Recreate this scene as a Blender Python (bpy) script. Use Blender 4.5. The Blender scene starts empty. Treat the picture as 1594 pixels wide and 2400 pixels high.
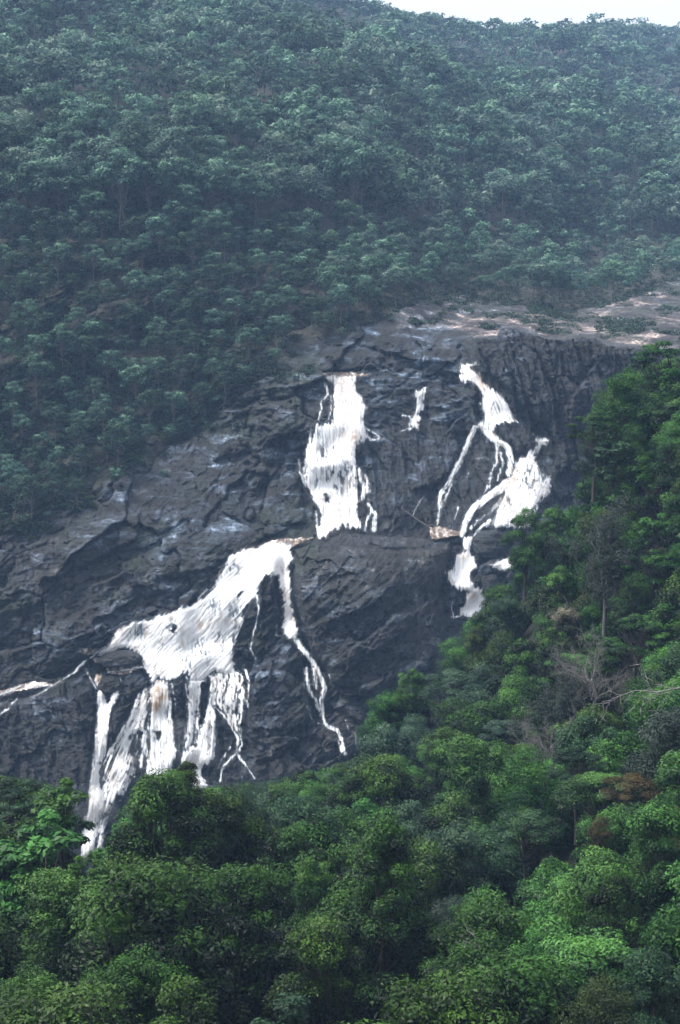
import bpy, math, random
import numpy as np
from mathutils import Vector, Matrix

random.seed(7)
RNG = np.random.default_rng(7)
SC = bpy.context.scene
COL = SC.collection

# ------------------------------------------------------------------ camera
F = 1200 / math.tan(math.radians(15))          # focal length in photo pixels (1594 x 2400)
PITCH = math.radians(-7)
cam_d = bpy.data.cameras.new("camera")
cam_d.sensor_fit = 'VERTICAL'
cam_d.angle = math.radians(30)
cam_d.clip_start = 0.5
cam_d.clip_end = 20000
cam = bpy.data.objects.new("camera", cam_d)
COL.objects.link(cam)
cam.location = (0, 0, 0)
cam.rotation_euler = (math.radians(90) + PITCH, 0, 0)
SC.camera = cam

# ------------------------------------------------------------------ world, sun, exposure
SUN_EL, SUN_AZ = math.radians(60), math.radians(262)      # azimuth clockwise from +Y
w = bpy.data.worlds.new("World")
SC.world = w
w.use_nodes = True
nt = w.node_tree
nt.nodes.clear()
sky = nt.nodes.new('ShaderNodeTexSky')
sky.sky_type = 'NISHITA'
sky.sun_disc = False
sky.sun_elevation = SUN_EL
sky.sun_rotation = SUN_AZ
sky.air_density = 1.0
sky.dust_density = 4.0
hs = nt.nodes.new('ShaderNodeHueSaturation')
hs.inputs['Saturation'].default_value = 0.28
bg = nt.nodes.new('ShaderNodeBackground')
bg.inputs['Strength'].default_value = 0.15
wo = nt.nodes.new('ShaderNodeOutputWorld')
nt.links.new(sky.outputs[0], hs.inputs['Color'])
nt.links.new(hs.outputs[0], bg.inputs['Color'])
nt.links.new(bg.outputs[0], wo.inputs['Surface'])

sl = bpy.data.lights.new("sun", 'SUN')
sl.energy = 1.5
sl.angle = math.radians(11)
sl.color = (1.0, 0.96, 0.9)
sun = bpy.data.objects.new("sun", sl)
COL.objects.link(sun)
sd = Vector((math.sin(SUN_AZ) * math.cos(SUN_EL), math.cos(SUN_AZ) * math.cos(SUN_EL), math.sin(SUN_EL)))
sun.rotation_euler = (-sd).to_track_quat('-Z', 'Y').to_euler()
SC.view_settings.view_transform = 'Standard'
SC.view_settings.look = 'None'
SC.view_settings.exposure = 1.35
SC.view_settings.gamma = 1
SC.cycles.max_bounces = 6
SC.cycles.diffuse_bounces = 3
SC.cycles.transparent_max_bounces = 12
SC.cycles.volume_bounces = 0
HAZE = 0.00019

# ------------------------------------------------------------------ small maths kit
CP, SP = math.cos(PITCH), math.sin(PITCH)


def ray(u, v):
    """direction with y = 1 of the line of sight through photo pixel (u, v)"""
    a = (np.asarray(u, float) - 797) / F
    b = -(np.asarray(v, float) - 1200) / F
    dy = CP - b * SP
    return a / dy, (SP + b * CP) / dy


def at(u, v, Y):
    rx, rz = ray(u, v)
    return rx * Y, Y + 0 * rx, rz * Y


def proj(x, y, z):
    """photo pixel of a world point"""
    f = y * CP + z * SP
    return 797 + F * x / f, 1200 - F * (-y * SP + z * CP) / f


def hash2(ix, iy, seed):
    h = (ix.astype(np.int64) * 374761393 + iy.astype(np.int64) * 668265263 + seed * 974634777) & 0xFFFFFFFF
    h = ((h ^ (h >> 13)) * 1274126177) & 0xFFFFFFFF
    return ((h ^ (h >> 16)) & 0xFFFFFF) / float(0xFFFFFF)


def noise(x, y, seed=0):
    """smooth value noise, -1..1"""
    ix, iy = np.floor(x), np.floor(y)
    fx, fy = x - ix, y - iy
    fx = fx * fx * (3 - 2 * fx)
    fy = fy * fy * (3 - 2 * fy)
    a = hash2(ix, iy, seed); b = hash2(ix + 1, iy, seed)
    c = hash2(ix, iy + 1, seed); d = hash2(ix + 1, iy + 1, seed)
    return ((a * (1 - fx) + b * fx) * (1 - fy) + (c * (1 - fx) + d * fx) * fy) * 2 - 1


def fbm(x, y, seed=0, n=4, gain=0.5):
    s, amp, tot = 0, 1.0, 0
    c, sn = 0.8, 0.6
    for i in range(n):
        s = s + amp * noise(x, y, seed + i * 17)
        tot += amp
        x, y = (x * c - y * sn) * 2.03 + 5.1, (x * sn + y * c) * 2.03 + 1.7
        amp *= gain
    return s / tot


def ridged(x, y, seed=0, n=4):
    s, amp, tot = 0, 1.0, 0
    for i in range(n):
        s = s + amp * (1 - 2 * np.abs(noise(x, y, seed + i * 31)))
        tot += amp
        x, y = x * 2.1 + 3.3, y * 2.1 + 7.7
        amp *= 0.5
    return s / tot


def blocks(x, y, seed):
    """angular facets: each cell has its own height and tilt; returns (height, edge distance)"""
    ix, iy = np.floor(x), np.floor(y)
    b1 = np.full(x.shape, 9.0); b2 = np.full(x.shape, 9.0); h = np.zeros(x.shape)
    for i in (-1, 0, 1):
        for j in (-1, 0, 1):
            cx_, cy_ = ix + i, iy + j
            px = cx_ + .1 + .8 * hash2(cx_, cy_, seed); py = cy_ + .1 + .8 * hash2(cx_, cy_, seed + 1)
            dx, dy = x - px, y - py
            d = dx * dx + dy * dy
            hh = (hash2(cx_, cy_, seed + 2) - .5) + dx * (hash2(cx_, cy_, seed + 3) - .5) * 1.3 + dy * (hash2(cx_, cy_, seed + 4) - .35) * 1.5
            m = d < b1
            b2 = np.where(m, b1, np.minimum(b2, d)); h = np.where(m, hh, h); b1 = np.where(m, d, b1)
    return h, np.sqrt(b2) - np.sqrt(b1)


def sstep(a, b, x):
    t = np.clip((x - a) / (b - a), 0, 1)
    return t * t * (3 - 2 * t)


def saw(t):
    """slow rise, quick fall: an overhanging ledge"""
    f = t - np.floor(t)
    return np.where(f < 0.78, f / 0.78, (1 - f) / 0.22)


def tps_fit(P, val, lam=0.0):
    n = len(P)
    d2 = ((P[:, None] - P[None]) ** 2).sum(-1)
    K = np.where(d2 > 0, d2 * np.log(d2 + 1e-12) * 0.5, 0) + lam * np.eye(n)
    A = np.zeros((n + 3, n + 3))
    A[:n, :n] = K
    A[:n, n] = A[n, :n] = 1
    A[:n, n + 1:] = P
    A[n + 1:, :n] = P.T
    sol = np.linalg.solve(A, np.concatenate([val, np.zeros(3)]))
    return sol


def tps_eval(sol, P, x, y):
    x = np.asarray(x, float); y = np.asarray(y, float)
    sh = x.shape
    x = x.ravel(); y = y.ravel()
    out = np.empty(len(x))
    n = len(P)
    for s in range(0, len(x), 20000):
        xs, ys = x[s:s + 20000], y[s:s + 20000]
        d2 = (xs[:, None] - P[None, :, 0]) ** 2 + (ys[:, None] - P[None, :, 1]) ** 2
        K = np.where(d2 > 0, d2 * np.log(d2 + 1e-12) * 0.5, 0)
        out[s:s + 20000] = K @ sol[:n] + sol[n] + sol[n + 1] * xs + sol[n + 2] * ys
    return out.reshape(sh)


def grid_sample(A, u0, v0, st, u, v):
    """bilinear lookup of A[iv, iu]"""
    fu = np.clip((np.asarray(u, float) - u0) / st, 0, A.shape[1] - 1.001)
    fv = np.clip((np.asarray(v, float) - v0) / st, 0, A.shape[0] - 1.001)
    iu, iv = fu.astype(int), fv.astype(int)
    a, b = fu - iu, fv - iv
    return (A[iv, iu] * (1 - a) + A[iv, iu + 1] * a) * (1 - b) + (A[iv + 1, iu] * (1 - a) + A[iv + 1, iu + 1] * a) * b


def sdf_poly(U, V, pts):
    """signed distance in pixels, positive inside"""
    d = np.full(U.shape, 1e9)
    ins = np.zeros(U.shape, bool)
    n = len(pts)
    for i in range(n):
        x0, y0 = pts[i]; x1, y1 = pts[(i + 1) % n]
        ex, ey = x1 - x0, y1 - y0
        L = ex * ex + ey * ey + 1e-9
        t = np.clip(((U - x0) * ex + (V - y0) * ey) / L, 0, 1)
        d = np.minimum(d, (U - x0 - t * ex) ** 2 + (V - y0 - t * ey) ** 2)
        if y0 != y1:
            c = ((y0 <= V) != (y1 <= V)) & (U < (x1 - x0) * (V - y0) / (y1 - y0) + x0)
            ins ^= c
    d = np.sqrt(d)
    return np.where(ins, d, -d)


def sdf_line(U, V, pts, w0, w1):
    """ribbon whose half width runs from w0 to w1"""
    best = np.full(U.shape, -1e9)
    seg = [math.dist(pts[i], pts[i + 1]) for i in range(len(pts) - 1)]
    tot = sum(seg); acc = 0
    for i in range(len(pts) - 1):
        x0, y0 = pts[i]; x1, y1 = pts[i + 1]
        ex, ey = x1 - x0, y1 - y0
        t = np.clip(((U - x0) * ex + (V - y0) * ey) / (ex * ex + ey * ey + 1e-9), 0, 1)
        d = np.sqrt((U - x0 - t * ex) ** 2 + (V - y0 - t * ey) ** 2)
        wd = w0 + (w1 - w0) * (acc + t * seg[i]) / tot
        best = np.maximum(best, wd - d)
        acc += seg[i]
    return best


# ------------------------------------------------------------------ object kit
def tag(o, label=None, cat=None, group=None, kind=None):
    if label: o['label'] = label
    if cat: o['category'] = cat
    if group: o['group'] = group
    if kind: o['kind'] = kind
    return o


def make_mesh(name, verts, faces, attrs=None, mat=None, smooth=False):
    """faces: (n, k) array with equal k"""
    me = bpy.data.meshes.new(name)
    verts = np.asarray(verts, np.float32)
    faces = np.asarray(faces, np.int32)
    n, k = faces.shape
    me.vertices.add(len(verts))
    me.vertices.foreach_set('co', verts.ravel())
    me.loops.add(n * k)
    me.loops.foreach_set('vertex_index', faces.ravel())
    me.polygons.add(n)
    me.polygons.foreach_set('loop_start', np.arange(0, n * k, k, dtype=np.int32))
    me.polygons.foreach_set('loop_total', np.full(n, k, np.int32))
    if smooth:
        me.polygons.foreach_set('use_smooth', np.ones(n, bool))
    me.update(calc_edges=True)
    for an, av in (attrs or {}).items():
        a = me.attributes.new(an, 'FLOAT', 'POINT')
        a.data.foreach_set('value', np.asarray(av, np.float32).ravel())
    if mat: me.materials.append(mat)
    return me


def mesh_obj(name, me, parent=None, loc=None):
    o = bpy.data.objects.new(name, me)
    COL.objects.link(o)
    if parent: o.parent = parent
    if loc is not None: o.location = loc
    return o


def empty(name, loc):
    o = bpy.data.objects.new(name, None)
    o.empty_display_size = 0.5
    COL.objects.link(o)
    o.location = loc
    return o


def grid_faces(nv, nu):
    i = np.arange(nv - 1)[:, None] * nu + np.arange(nu - 1)[None]
    i = i.ravel()
    return np.stack([i, i + nu, i + nu + 1, i + 1], 1)


# ------------------------------------------------------------------ materials
class NT:
    def __init__(s, name):
        s.m = bpy.data.materials.new(name)
        s.m.use_nodes = True
        s.t = s.m.node_tree
        s.t.nodes.clear()
        s.out = s.t.nodes.new('ShaderNodeOutputMaterial')

    def n(s, typ, **kw):
        nd = s.t.nodes.new('ShaderNode' + typ)
        for k, v in kw.items():
            if k.startswith('i_'):
                key = k[2:]
                key = int(key) if key.isdigit() else key.replace('_', ' ')
                s.set(nd.inputs[key], v)
            else:
                setattr(nd, k, v)
        return nd

    def set(s, inp, v):
        if isinstance(v, bpy.types.NodeSocket): s.t.links.new(v, inp)
        else: inp.default_value = v

    def math(s, op, a, b=None, clamp=False):
        nd = s.t.nodes.new('ShaderNodeMath'); nd.operation = op; nd.use_clamp = clamp
        s.set(nd.inputs[0], a)
        if b is not None: s.set(nd.inputs[1], b)
        return nd.outputs[0]

    def attr(s, name):
        nd = s.t.nodes.new('ShaderNodeAttribute'); nd.attribute_name = name
        return nd.outputs['Fac']

    def mix(s, fac, a, b, mode='MIX'):
        nd = s.t.nodes.new('ShaderNodeMix'); nd.data_type = 'RGBA'; nd.blend_type = mode
        s.set(nd.inputs['Factor'], fac)
        s.set(nd.inputs['A'], a if isinstance(a, bpy.types.NodeSocket) else (*a, 1))
        s.set(nd.inputs['B'], b if isinstance(b, bpy.types.NodeSocket) else (*b, 1))
        return nd.outputs['Result']

    def noise(s, vec, scale, detail=4, rough=0.55, dist=0.0):
        nd = s.t.nodes.new('ShaderNodeTexNoise')
        s.set(nd.inputs['Vector'], vec)
        nd.inputs['Scale'].default_value = scale
        nd.inputs['Detail'].default_value = detail
        nd.inputs['Roughness'].default_value = rough
        nd.inputs['Distortion'].default_value = dist
        return nd.outputs['Fac']

    def ramp(s, fac, stops):
        nd = s.t.nodes.new('ShaderNodeValToRGB')
        s.set(nd.inputs[0], fac)
        el = nd.color_ramp.elements
        while len(el) < len(stops): el.new(0.5)
        for e, (p, c) in zip(el, stops):
            e.position = p
            e.color = (*c, 1) if len(c) == 3 else c
        return nd.outputs[0]

    def mapping(s, vec, scale=(1, 1, 1), rot=(0, 0, 0)):
        nd = s.t.nodes.new('ShaderNodeMapping')
        s.set(nd.inputs['Vector'], vec)
        nd.inputs['Scale'].default_value = scale
        nd.inputs['Rotation'].default_value = rot
        return nd.outputs[0]

    def finish(s, shader):
        s.t.links.new(shader, s.out.inputs['Surface'])
        return s.m


def leaf_material(name, dark, mid, tip, gloss=0.5, vary=0.35, transl=0.3):
    k = NT(name)
    tint = k.attr('tint')
    oi = k.n('ObjectInfo')
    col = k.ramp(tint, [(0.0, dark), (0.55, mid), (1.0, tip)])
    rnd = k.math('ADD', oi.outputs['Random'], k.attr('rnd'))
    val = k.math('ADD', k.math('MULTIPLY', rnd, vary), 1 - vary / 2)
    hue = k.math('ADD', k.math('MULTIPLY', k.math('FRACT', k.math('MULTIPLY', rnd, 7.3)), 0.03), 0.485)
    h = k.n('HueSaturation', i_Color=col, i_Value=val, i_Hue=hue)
    b = k.n('BsdfPrincipled', i_Base_Color=h.outputs[0], i_Roughness=gloss)
    b.inputs['Specular IOR Level'].default_value = 0.2
    tr = k.n('BsdfTranslucent', i_Color=h.outputs[0])
    mx = k.n('MixShader', i_0=transl)
    k.t.links.new(b.outputs[0], mx.inputs[1]); k.t.links.new(tr.outputs[0], mx.inputs[2])
    return k.finish(mx.outputs[0])


LEAF = {
    'deep': leaf_material('leaf_deep', (0.0006, 0.0024, 0.0009), (0.0019, 0.0087, 0.0028), (0.0487, 0.1192, 0.0167)),
    'emerald': leaf_material('leaf_emerald', (0.0033, 0.0127, 0.0035), (0.0144, 0.0498, 0.0115), (0.0831, 0.2159, 0.0422)),
    'blue': leaf_material('leaf_blue_green', (0.0021, 0.0083, 0.0036), (0.0088, 0.0267, 0.0108), (0.0361, 0.0895, 0.0355)),
    'lime': leaf_material('leaf_lime', (0.0021, 0.0121, 0.0027), (0.0131, 0.0524, 0.0086), (0.0580, 0.1373, 0.0178)),
    'olive': leaf_material('leaf_olive', (0.0045, 0.0107, 0.0026), (0.0135, 0.0293, 0.0080), (0.0427, 0.0702, 0.0138)),
    'rusty': leaf_material('leaf_rusty', (0.0072, 0.0064, 0.0024), (0.0238, 0.0177, 0.0054), (0.0655, 0.0498, 0.0147), vary=.2),
    'grey': leaf_material('leaf_grey', (0.0095, 0.0169, 0.0124), (0.0206, 0.0338, 0.0250), (0.0484, 0.0724, 0.0549), gloss=.6),
    'cream': leaf_material('leaf_cream', (0.0077, 0.0173, 0.0077), (0.0250, 0.0384, 0.0192), (0.2808, 0.2592, 0.1944)),
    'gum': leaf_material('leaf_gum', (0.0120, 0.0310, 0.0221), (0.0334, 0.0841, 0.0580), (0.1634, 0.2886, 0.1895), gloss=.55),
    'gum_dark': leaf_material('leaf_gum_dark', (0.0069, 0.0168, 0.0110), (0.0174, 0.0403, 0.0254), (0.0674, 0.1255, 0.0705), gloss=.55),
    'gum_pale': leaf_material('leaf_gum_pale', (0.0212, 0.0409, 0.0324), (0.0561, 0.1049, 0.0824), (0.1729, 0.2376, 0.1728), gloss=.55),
}


def bark_material(name, a, b_):
    k = NT(name)
    tc = k.n('TexCoord')
    nz = k.noise(k.mapping(tc.outputs['Object'], (3, 3, 0.6)), 2.0, 4)
    col = k.ramp(nz, [(0.3, a), (0.7, b_)])
    bp = k.n('Bump', i_Height=nz, i_Strength=0.5)
    p = k.n('BsdfPrincipled', i_Base_Color=col, i_Roughness=0.85, i_Normal=bp.outputs[0])
    return k.finish(p.outputs[0])


BARK = {'brown': bark_material('bark_brown', (.016, .012, .010), (.04, .033, .026)),
        'pale': bark_material('bark_pale', (.05, .045, .042), (.12, .11, .10)),
        'dead': bark_material('bark_dead', (.07, .066, .066), (.17, .16, .16))}


def rock_material():
    k = NT('rock')
    tc = k.n('TexCoord')
    P = tc.outputs['Object']
    brown, veg, pale, wet, tilt = (k.attr(a) for a in ('brown', 'veg', 'pale', 'wet', 'patch'))
    strata = k.mapping(P, (0.35, 0.35, 1.2), (0, math.radians(-22), 0))
    n1 = k.noise(strata, 0.5, 8, 0.62, 0.6)
    n2 = k.noise(P, 1.3, 6, 0.65, 0.3)
    n3 = k.noise(k.mapping(P, (1, .5, .18)), 0.8, 5, 0.6)
    blue = k.ramp(n1, [(0.40, (.0030, .0042, .0056)), (0.48, (.0105, .0155, .0215)), (0.55, (.034, .050, .072)), (0.65, (.16, .21, .28))])
    brn = k.ramp(n3, [(0.38, (.0035, .0035, .0036)), (0.49, (.0125, .0118, .0112)), (0.60, (.037, .034, .031)), (0.70, (.11, .10, .09))])
    pal = k.ramp(n1, [(0.38, (.016, .016, .019)), (0.47, (.05, .044, .046)), (0.55, (.15, .122, .115)), (0.67, (.40, .335, .30))])
    c = k.mix(k.math('MULTIPLY', brown, 0.75), blue, brn)
    c = k.mix(pale, c, pal)
    mac = k.ramp(k.noise(k.mapping(P, (1, .5, 1.3), (0, -.5, 0)), 0.11, 5, .6, .8), [(0.36, (.26, .26, .28)), (0.5, (.9, .9, .9)), (0.62, (2.3, 2.25, 2.2))])
    c = k.mix(1.0, c, mac, 'MULTIPLY')
    stn = k.ramp(k.noise(k.mapping(P, (1.2, .6, .07)), 0.9, 4, .6), [(0.40, (.5, .5, .52)), (0.55, (1, 1, 1))])
    c = k.mix(0.8, c, stn, 'MULTIPLY')
    # fine speckle of lichen and fracture lines
    sp = k.ramp(n2, [(0.35, (0.45, 0.45, 0.45)), (0.5, (1, 1, 1)), (0.68, (1.7, 1.7, 1.75))])
    c = k.mix(1.0, c, sp, 'MULTIPLY')
    vor = k.n('TexVoronoi', feature='DISTANCE_TO_EDGE', i_Vector=k.mapping(P, (1, 1, 1.6), (0, .4, 0)), i_Scale=0.33)
    crack = k.ramp(vor.outputs['Distance'], [(0.0, (0.35, 0.35, 0.35)), (0.05, (1, 1, 1))])
    c = k.mix(0.55, c, crack, 'MULTIPLY')
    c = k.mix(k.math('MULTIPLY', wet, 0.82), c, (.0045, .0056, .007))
    # earth, leaf litter and low grass
    g1 = k.noise(P, 0.25, 6, 0.65)
    g2 = k.noise(P, 1.7, 5, 0.7)
    soil = k.ramp(g1, [(0.32, (.008, .012, .006)), (0.46, (.024, .022, .014)), (0.58, (.050, .038, .030)), (0.75, (.085, .068, .058))])
    soil = k.mix(k.ramp(g2, [(0.42, (0, 0, 0)), (0.62, (1, 1, 1))]), soil, (.008, .015, .007))
    c = k.mix(veg, c, soil)
    moss = k.math('MULTIPLY', tilt, k.ramp(g2, [(0.4, (0, 0, 0)), (0.58, (1, 1, 1))]))
    c = k.mix(moss, c, (.012, .021, .009))
    rg = k.math('SUBTRACT', 0.66, k.math('MULTIPLY', wet, 0.25))
    h = k.math('ADD', k.math('MULTIPLY', n1, 1.0), k.math('MULTIPLY', n2, 0.6))
    h = k.math('ADD', h, k.math('MULTIPLY', crack, 0.12))
    bp = k.n('Bump', i_Height=h, i_Strength=1.0, i_Distance=1.5)
    p = k.n('BsdfPrincipled', i_Base_Color=c, i_Roughness=rg, i_Normal=bp.outputs[0])
    return k.finish(p.outputs[0])


def ground_material():
    k = NT('ground_earth')
    tc = k.n('TexCoord')
    g = k.noise(tc.outputs['Object'], 0.4, 7, 0.65)
    c = k.ramp(g, [(0.3, (.004, .006, .003)), (0.5, (.008, .011, .005)), (0.7, (.016, .013, .009))])
    bp = k.n('Bump', i_Height=g, i_Strength=0.8, i_Distance=0.8)
    p = k.n('BsdfPrincipled', i_Base_Color=c, i_Roughness=0.95, i_Normal=bp.outputs[0])
    return k.finish(p.outputs[0])


def water_material():
    k = NT('falling_water')
    tc = k.n('TexCoord')
    P = tc.outputs['Object']
    dens, brown = k.attr('dens'), k.attr('brown')
    st = k.noise(k.mapping(P, (1.0, 1.0, 0.10)), 2.4, 5, 0.65, 0.15)
    st2 = k.noise(P, 0.9, 5, 0.6, 0.4)
    a = k.math('ADD', dens, k.math('MULTIPLY', k.math('SUBTRACT', st, 0.5), 0.6))
    alpha = k.n('MapRange', interpolation_type='SMOOTHSTEP', i_0=a, i_1=0.0, i_2=1.0).outputs[0]
    alpha = k.math('POWER', alpha, 1.15)
    thick = k.math('ADD', k.math('MULTIPLY', k.attr('body'), k.math('MINIMUM', k.math('MULTIPLY', dens, 1.3), 1.0)), k.math('MULTIPLY', k.math('SUBTRACT', k.noise(k.mapping(P, (1.0, 1.0, 0.16)), 1.3, 5, 0.68, 0.3), 0.5), 1.5))
    white = k.ramp(thick, [(0.12, (.11, .135, .165)), (0.34, (.22, .255, .29)), (0.55, (.52, .55, .58)), (0.80, (.86, .86, .86))])
    lines = k.ramp(k.math('ADD', k.attr('line'), 0.5), [(0.20, (.24, .28, .32)), (0.40, (.62, .65, .68)), (0.52, (1, 1, 1))])
    white = k.mix(0.85, white, lines, 'MULTIPLY')
    tan = k.ramp(st2, [(0.35, (.15, .085, .04)), (0.65, (.36, .26, .17))])
    bfac = k.math('MULTIPLY', brown, k.ramp(st2, [(0.38, (0.35,) * 3), (0.6, (1, 1, 1))]), True)
    fleck = k.math('MULTIPLY', k.ramp(k.noise(k.mapping(P, (1, 1, .45)), 0.55, 5, .6), [(0.53, (0, 0, 0)), (0.66, (1, 1, 1))]), 0.45)
    c = k.mix(k.math('MAXIMUM', bfac, fleck), white, tan)
    bp = k.n('Bump', i_Height=st, i_Strength=0.35, i_Distance=0.25)
    p = k.n('BsdfPrincipled', i_Base_Color=c, i_Roughness=0.55, i_Normal=bp.outputs[0])
    tr = k.n('BsdfTranslucent', i_Color=c)
    m0 = k.n('MixShader', i_0=0.2)
    k.t.links.new(p.outputs[0], m0.inputs[1]); k.t.links.new(tr.outputs[0], m0.inputs[2])
    t = k.n('BsdfTransparent')
    m1 = k.n('MixShader', i_0=alpha)
    k.t.links.new(t.outputs[0], m1.inputs[1]); k.t.links.new(m0.outputs[0], m1.inputs[2])
    return k.finish(m1.outputs[0])


def pool_material():
    k = NT('brown_pool')
    tc = k.n('TexCoord')
    n = k.noise(k.mapping(tc.outputs['Object'], (1, .3, 1)), 1.2, 5, 0.6)
    c = k.ramp(n, [(0.3, (.075, .050, .038)), (0.5, (.12, .088, .070)), (0.66, (.5, .46, .42))])
    bp = k.n('Bump', i_Height=n, i_Strength=0.3, i_Distance=0.2)
    p = k.n('BsdfPrincipled', i_Base_Color=c, i_Roughness=0.25, i_Normal=bp.outputs[0])
    return k.finish(p.outputs[0])


ROCK = rock_material()
EARTH = ground_material()
WATER = water_material()
POOL = pool_material()

# ------------------------------------------------------------------ the far side of the gorge: distance of each line of sight
CTRL = np.array([
    (-350, -420, 900), (0, -270, 950), (400, -130, 1000), (780, 6, 1120), (1150, 70, 1300), (1594, 82, 1550), (1950, 84, 1650),
    (-350, 100, 600), (0, 100, 640), (400, 80, 720), (800, 110, 860), (1200, 130, 1080), (1594, 150, 1250), (1950, 150, 1300),
    (-350, 260, 500), (0, 260, 530), (400, 260, 570), (800, 270, 660), (1200, 270, 820), (1594, 280, 960), (1950, 280, 1000),
    (-350, 360, 462), (0, 360, 480), (400, 360, 498), (800, 380, 570), (1200, 400, 680), (1594, 400, 790), (1950, 400, 820),
    (-350, 450, 435), (0, 450, 446), (400, 450, 455), (800, 500, 500), (1200, 550, 560), (1594, 550, 630), (1950, 550, 650),
    (-350, 650, 410), (0, 650, 415), (400, 650, 420), (800, 660, 440), (1100, 665, 500), (1350, 680, 530), (1594, 640, 560), (1950, 630, 570),
    (1000, 715, 440), (1200, 715, 460), (1400, 720, 480), (1594, 700, 500), (1950, 690, 500),
    (900, 745, 416), (1080, 760, 424), (1180, 768, 416), (1300, 785, 412), (1450, 795, 406), (1594, 790, 410), (1950, 790, 400),
    (1180, 800, 407), (1300, 815, 402), (1450, 830, 398), (1350, 1000, 391), (1300, 1180, 382), (1500, 1100, 386), (1594, 900, 392), (1950, 1000, 380),
    (-350, 900, 380), (0, 900, 385), (300, 900, 390), (600, 900, 391), (740, 790, 404), (-350, 1250, 348), (0, 1250, 352),
    (300, 1100, 372), (300, 1250, 353), (600, 1100, 374), (700, 1000, 381), (740, 880, 389), (860, 880, 393), (860, 800, 402),
    (900, 1000, 386), (740, 1240, 364), (850, 1235, 366), (900, 1180, 369), (1000, 1235, 371), (1080, 860, 403),
    (1100, 1000, 392), (1200, 980, 391), (1250, 1040, 388), (1050, 1180, 376), (1250, 1190, 377), (960, 920, 394),
    (-350, 1500, 340), (0, 1450, 339), (300, 1450, 341), (0, 1600, 333), (100, 1620, 331), (450, 1420, 344), (550, 1290, 354),
    (650, 1262, 359), (700, 1256, 361), (760, 1300, 353), (700, 1500, 345), (900, 1310, 354), (900, 1500, 345), (1050, 1280, 363), (1060, 1450, 355),
    (1150, 1350, 361), (0, 2000, 322), (300, 1600, 332), (300, 1800, 325), (300, 2000, 321), (600, 1600, 338), (600, 1850, 328),
    (850, 1700, 334), (850, 1850, 328), (1000, 1700, 338), (1100, 1600, 346), (1200, 2000, 330), (1500, 2000, 340), (1500, 1500, 360),
    (-350, 2150, 318), (300, 2150, 317), (900, 2150, 320), (1950, 2150, 335), (1950, 1500, 360)], float)
_P = CTRL[:, :2] / 400.0
_sol = tps_fit(_P, np.log(CTRL[:, 2]), 0.004)
CU0, CV0, CST = -380.0, -440.0, 15.0
_cu = np.arange(CU0, 1990, CST); _cv = np.arange(CV0, 2180, CST)
_U, _V = np.meshgrid(_cu, _cv)
COARSE = np.exp(tps_eval(_sol, _P, _U / 400.0, _V / 400.0))


def relief(x, y):
    a = sstep(455, 620, y) * (1 - .85 * sstep(-250, 0, y - 1010 - (x + 100) * .9))
    return a * (11 * fbm(x / 75, y / 120, 511, 3) + 5 * ridged(x / 110 + y / 300, y / 260, 515, 2))


def base_depth(u, v):
    return grid_sample(COARSE, CU0, CV0, CST, u, v)


# crop frames in which outlines were read off
def A_(*p): return [(600 + x * .5102, 780 + y * .5102) for x, y in p]
def B_(*p): return [(x * .574, 1200 + y * .574) for x, y in p]
def C_(*p): return [(x * .3189, 1450 + y * .3189) for x, y in p]
def D_(*p): return [(900 + x * .4426, 640 + y * .4426) for x, y in p]
def S_(*p): return [(x, y) for x, y in p]


RIM = D_((0, 330), (210, 285), (380, 300), (470, 342), (600, 330), (622, 281), (690, 281), (770, 310), (860, 345), (960, 350), (1060, 330), (1120, 330), (1180, 375), (1385, 395), (1700, 400), (2300, 380))
def rimline(u): return np.interp(u, [p[0] for p in RIM], [p[1] for p in RIM])


VEGLINE = S_((-380, 1300), (0, 1262), (120, 1200), (200, 1160), (330, 1085), (450, 1020), (520, 960), (560, 920), (680, 825), (770, 790),
             (900, 742), (960, 718), (1060, 704), (1200, 716), (1320, 738), (1420, 716), (1500, 690), (1594, 650), (1990, 620))


def vegline(u):
    return np.interp(u, [p[0] for p in VEGLINE], [p[1] for p in VEGLINE])


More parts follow.
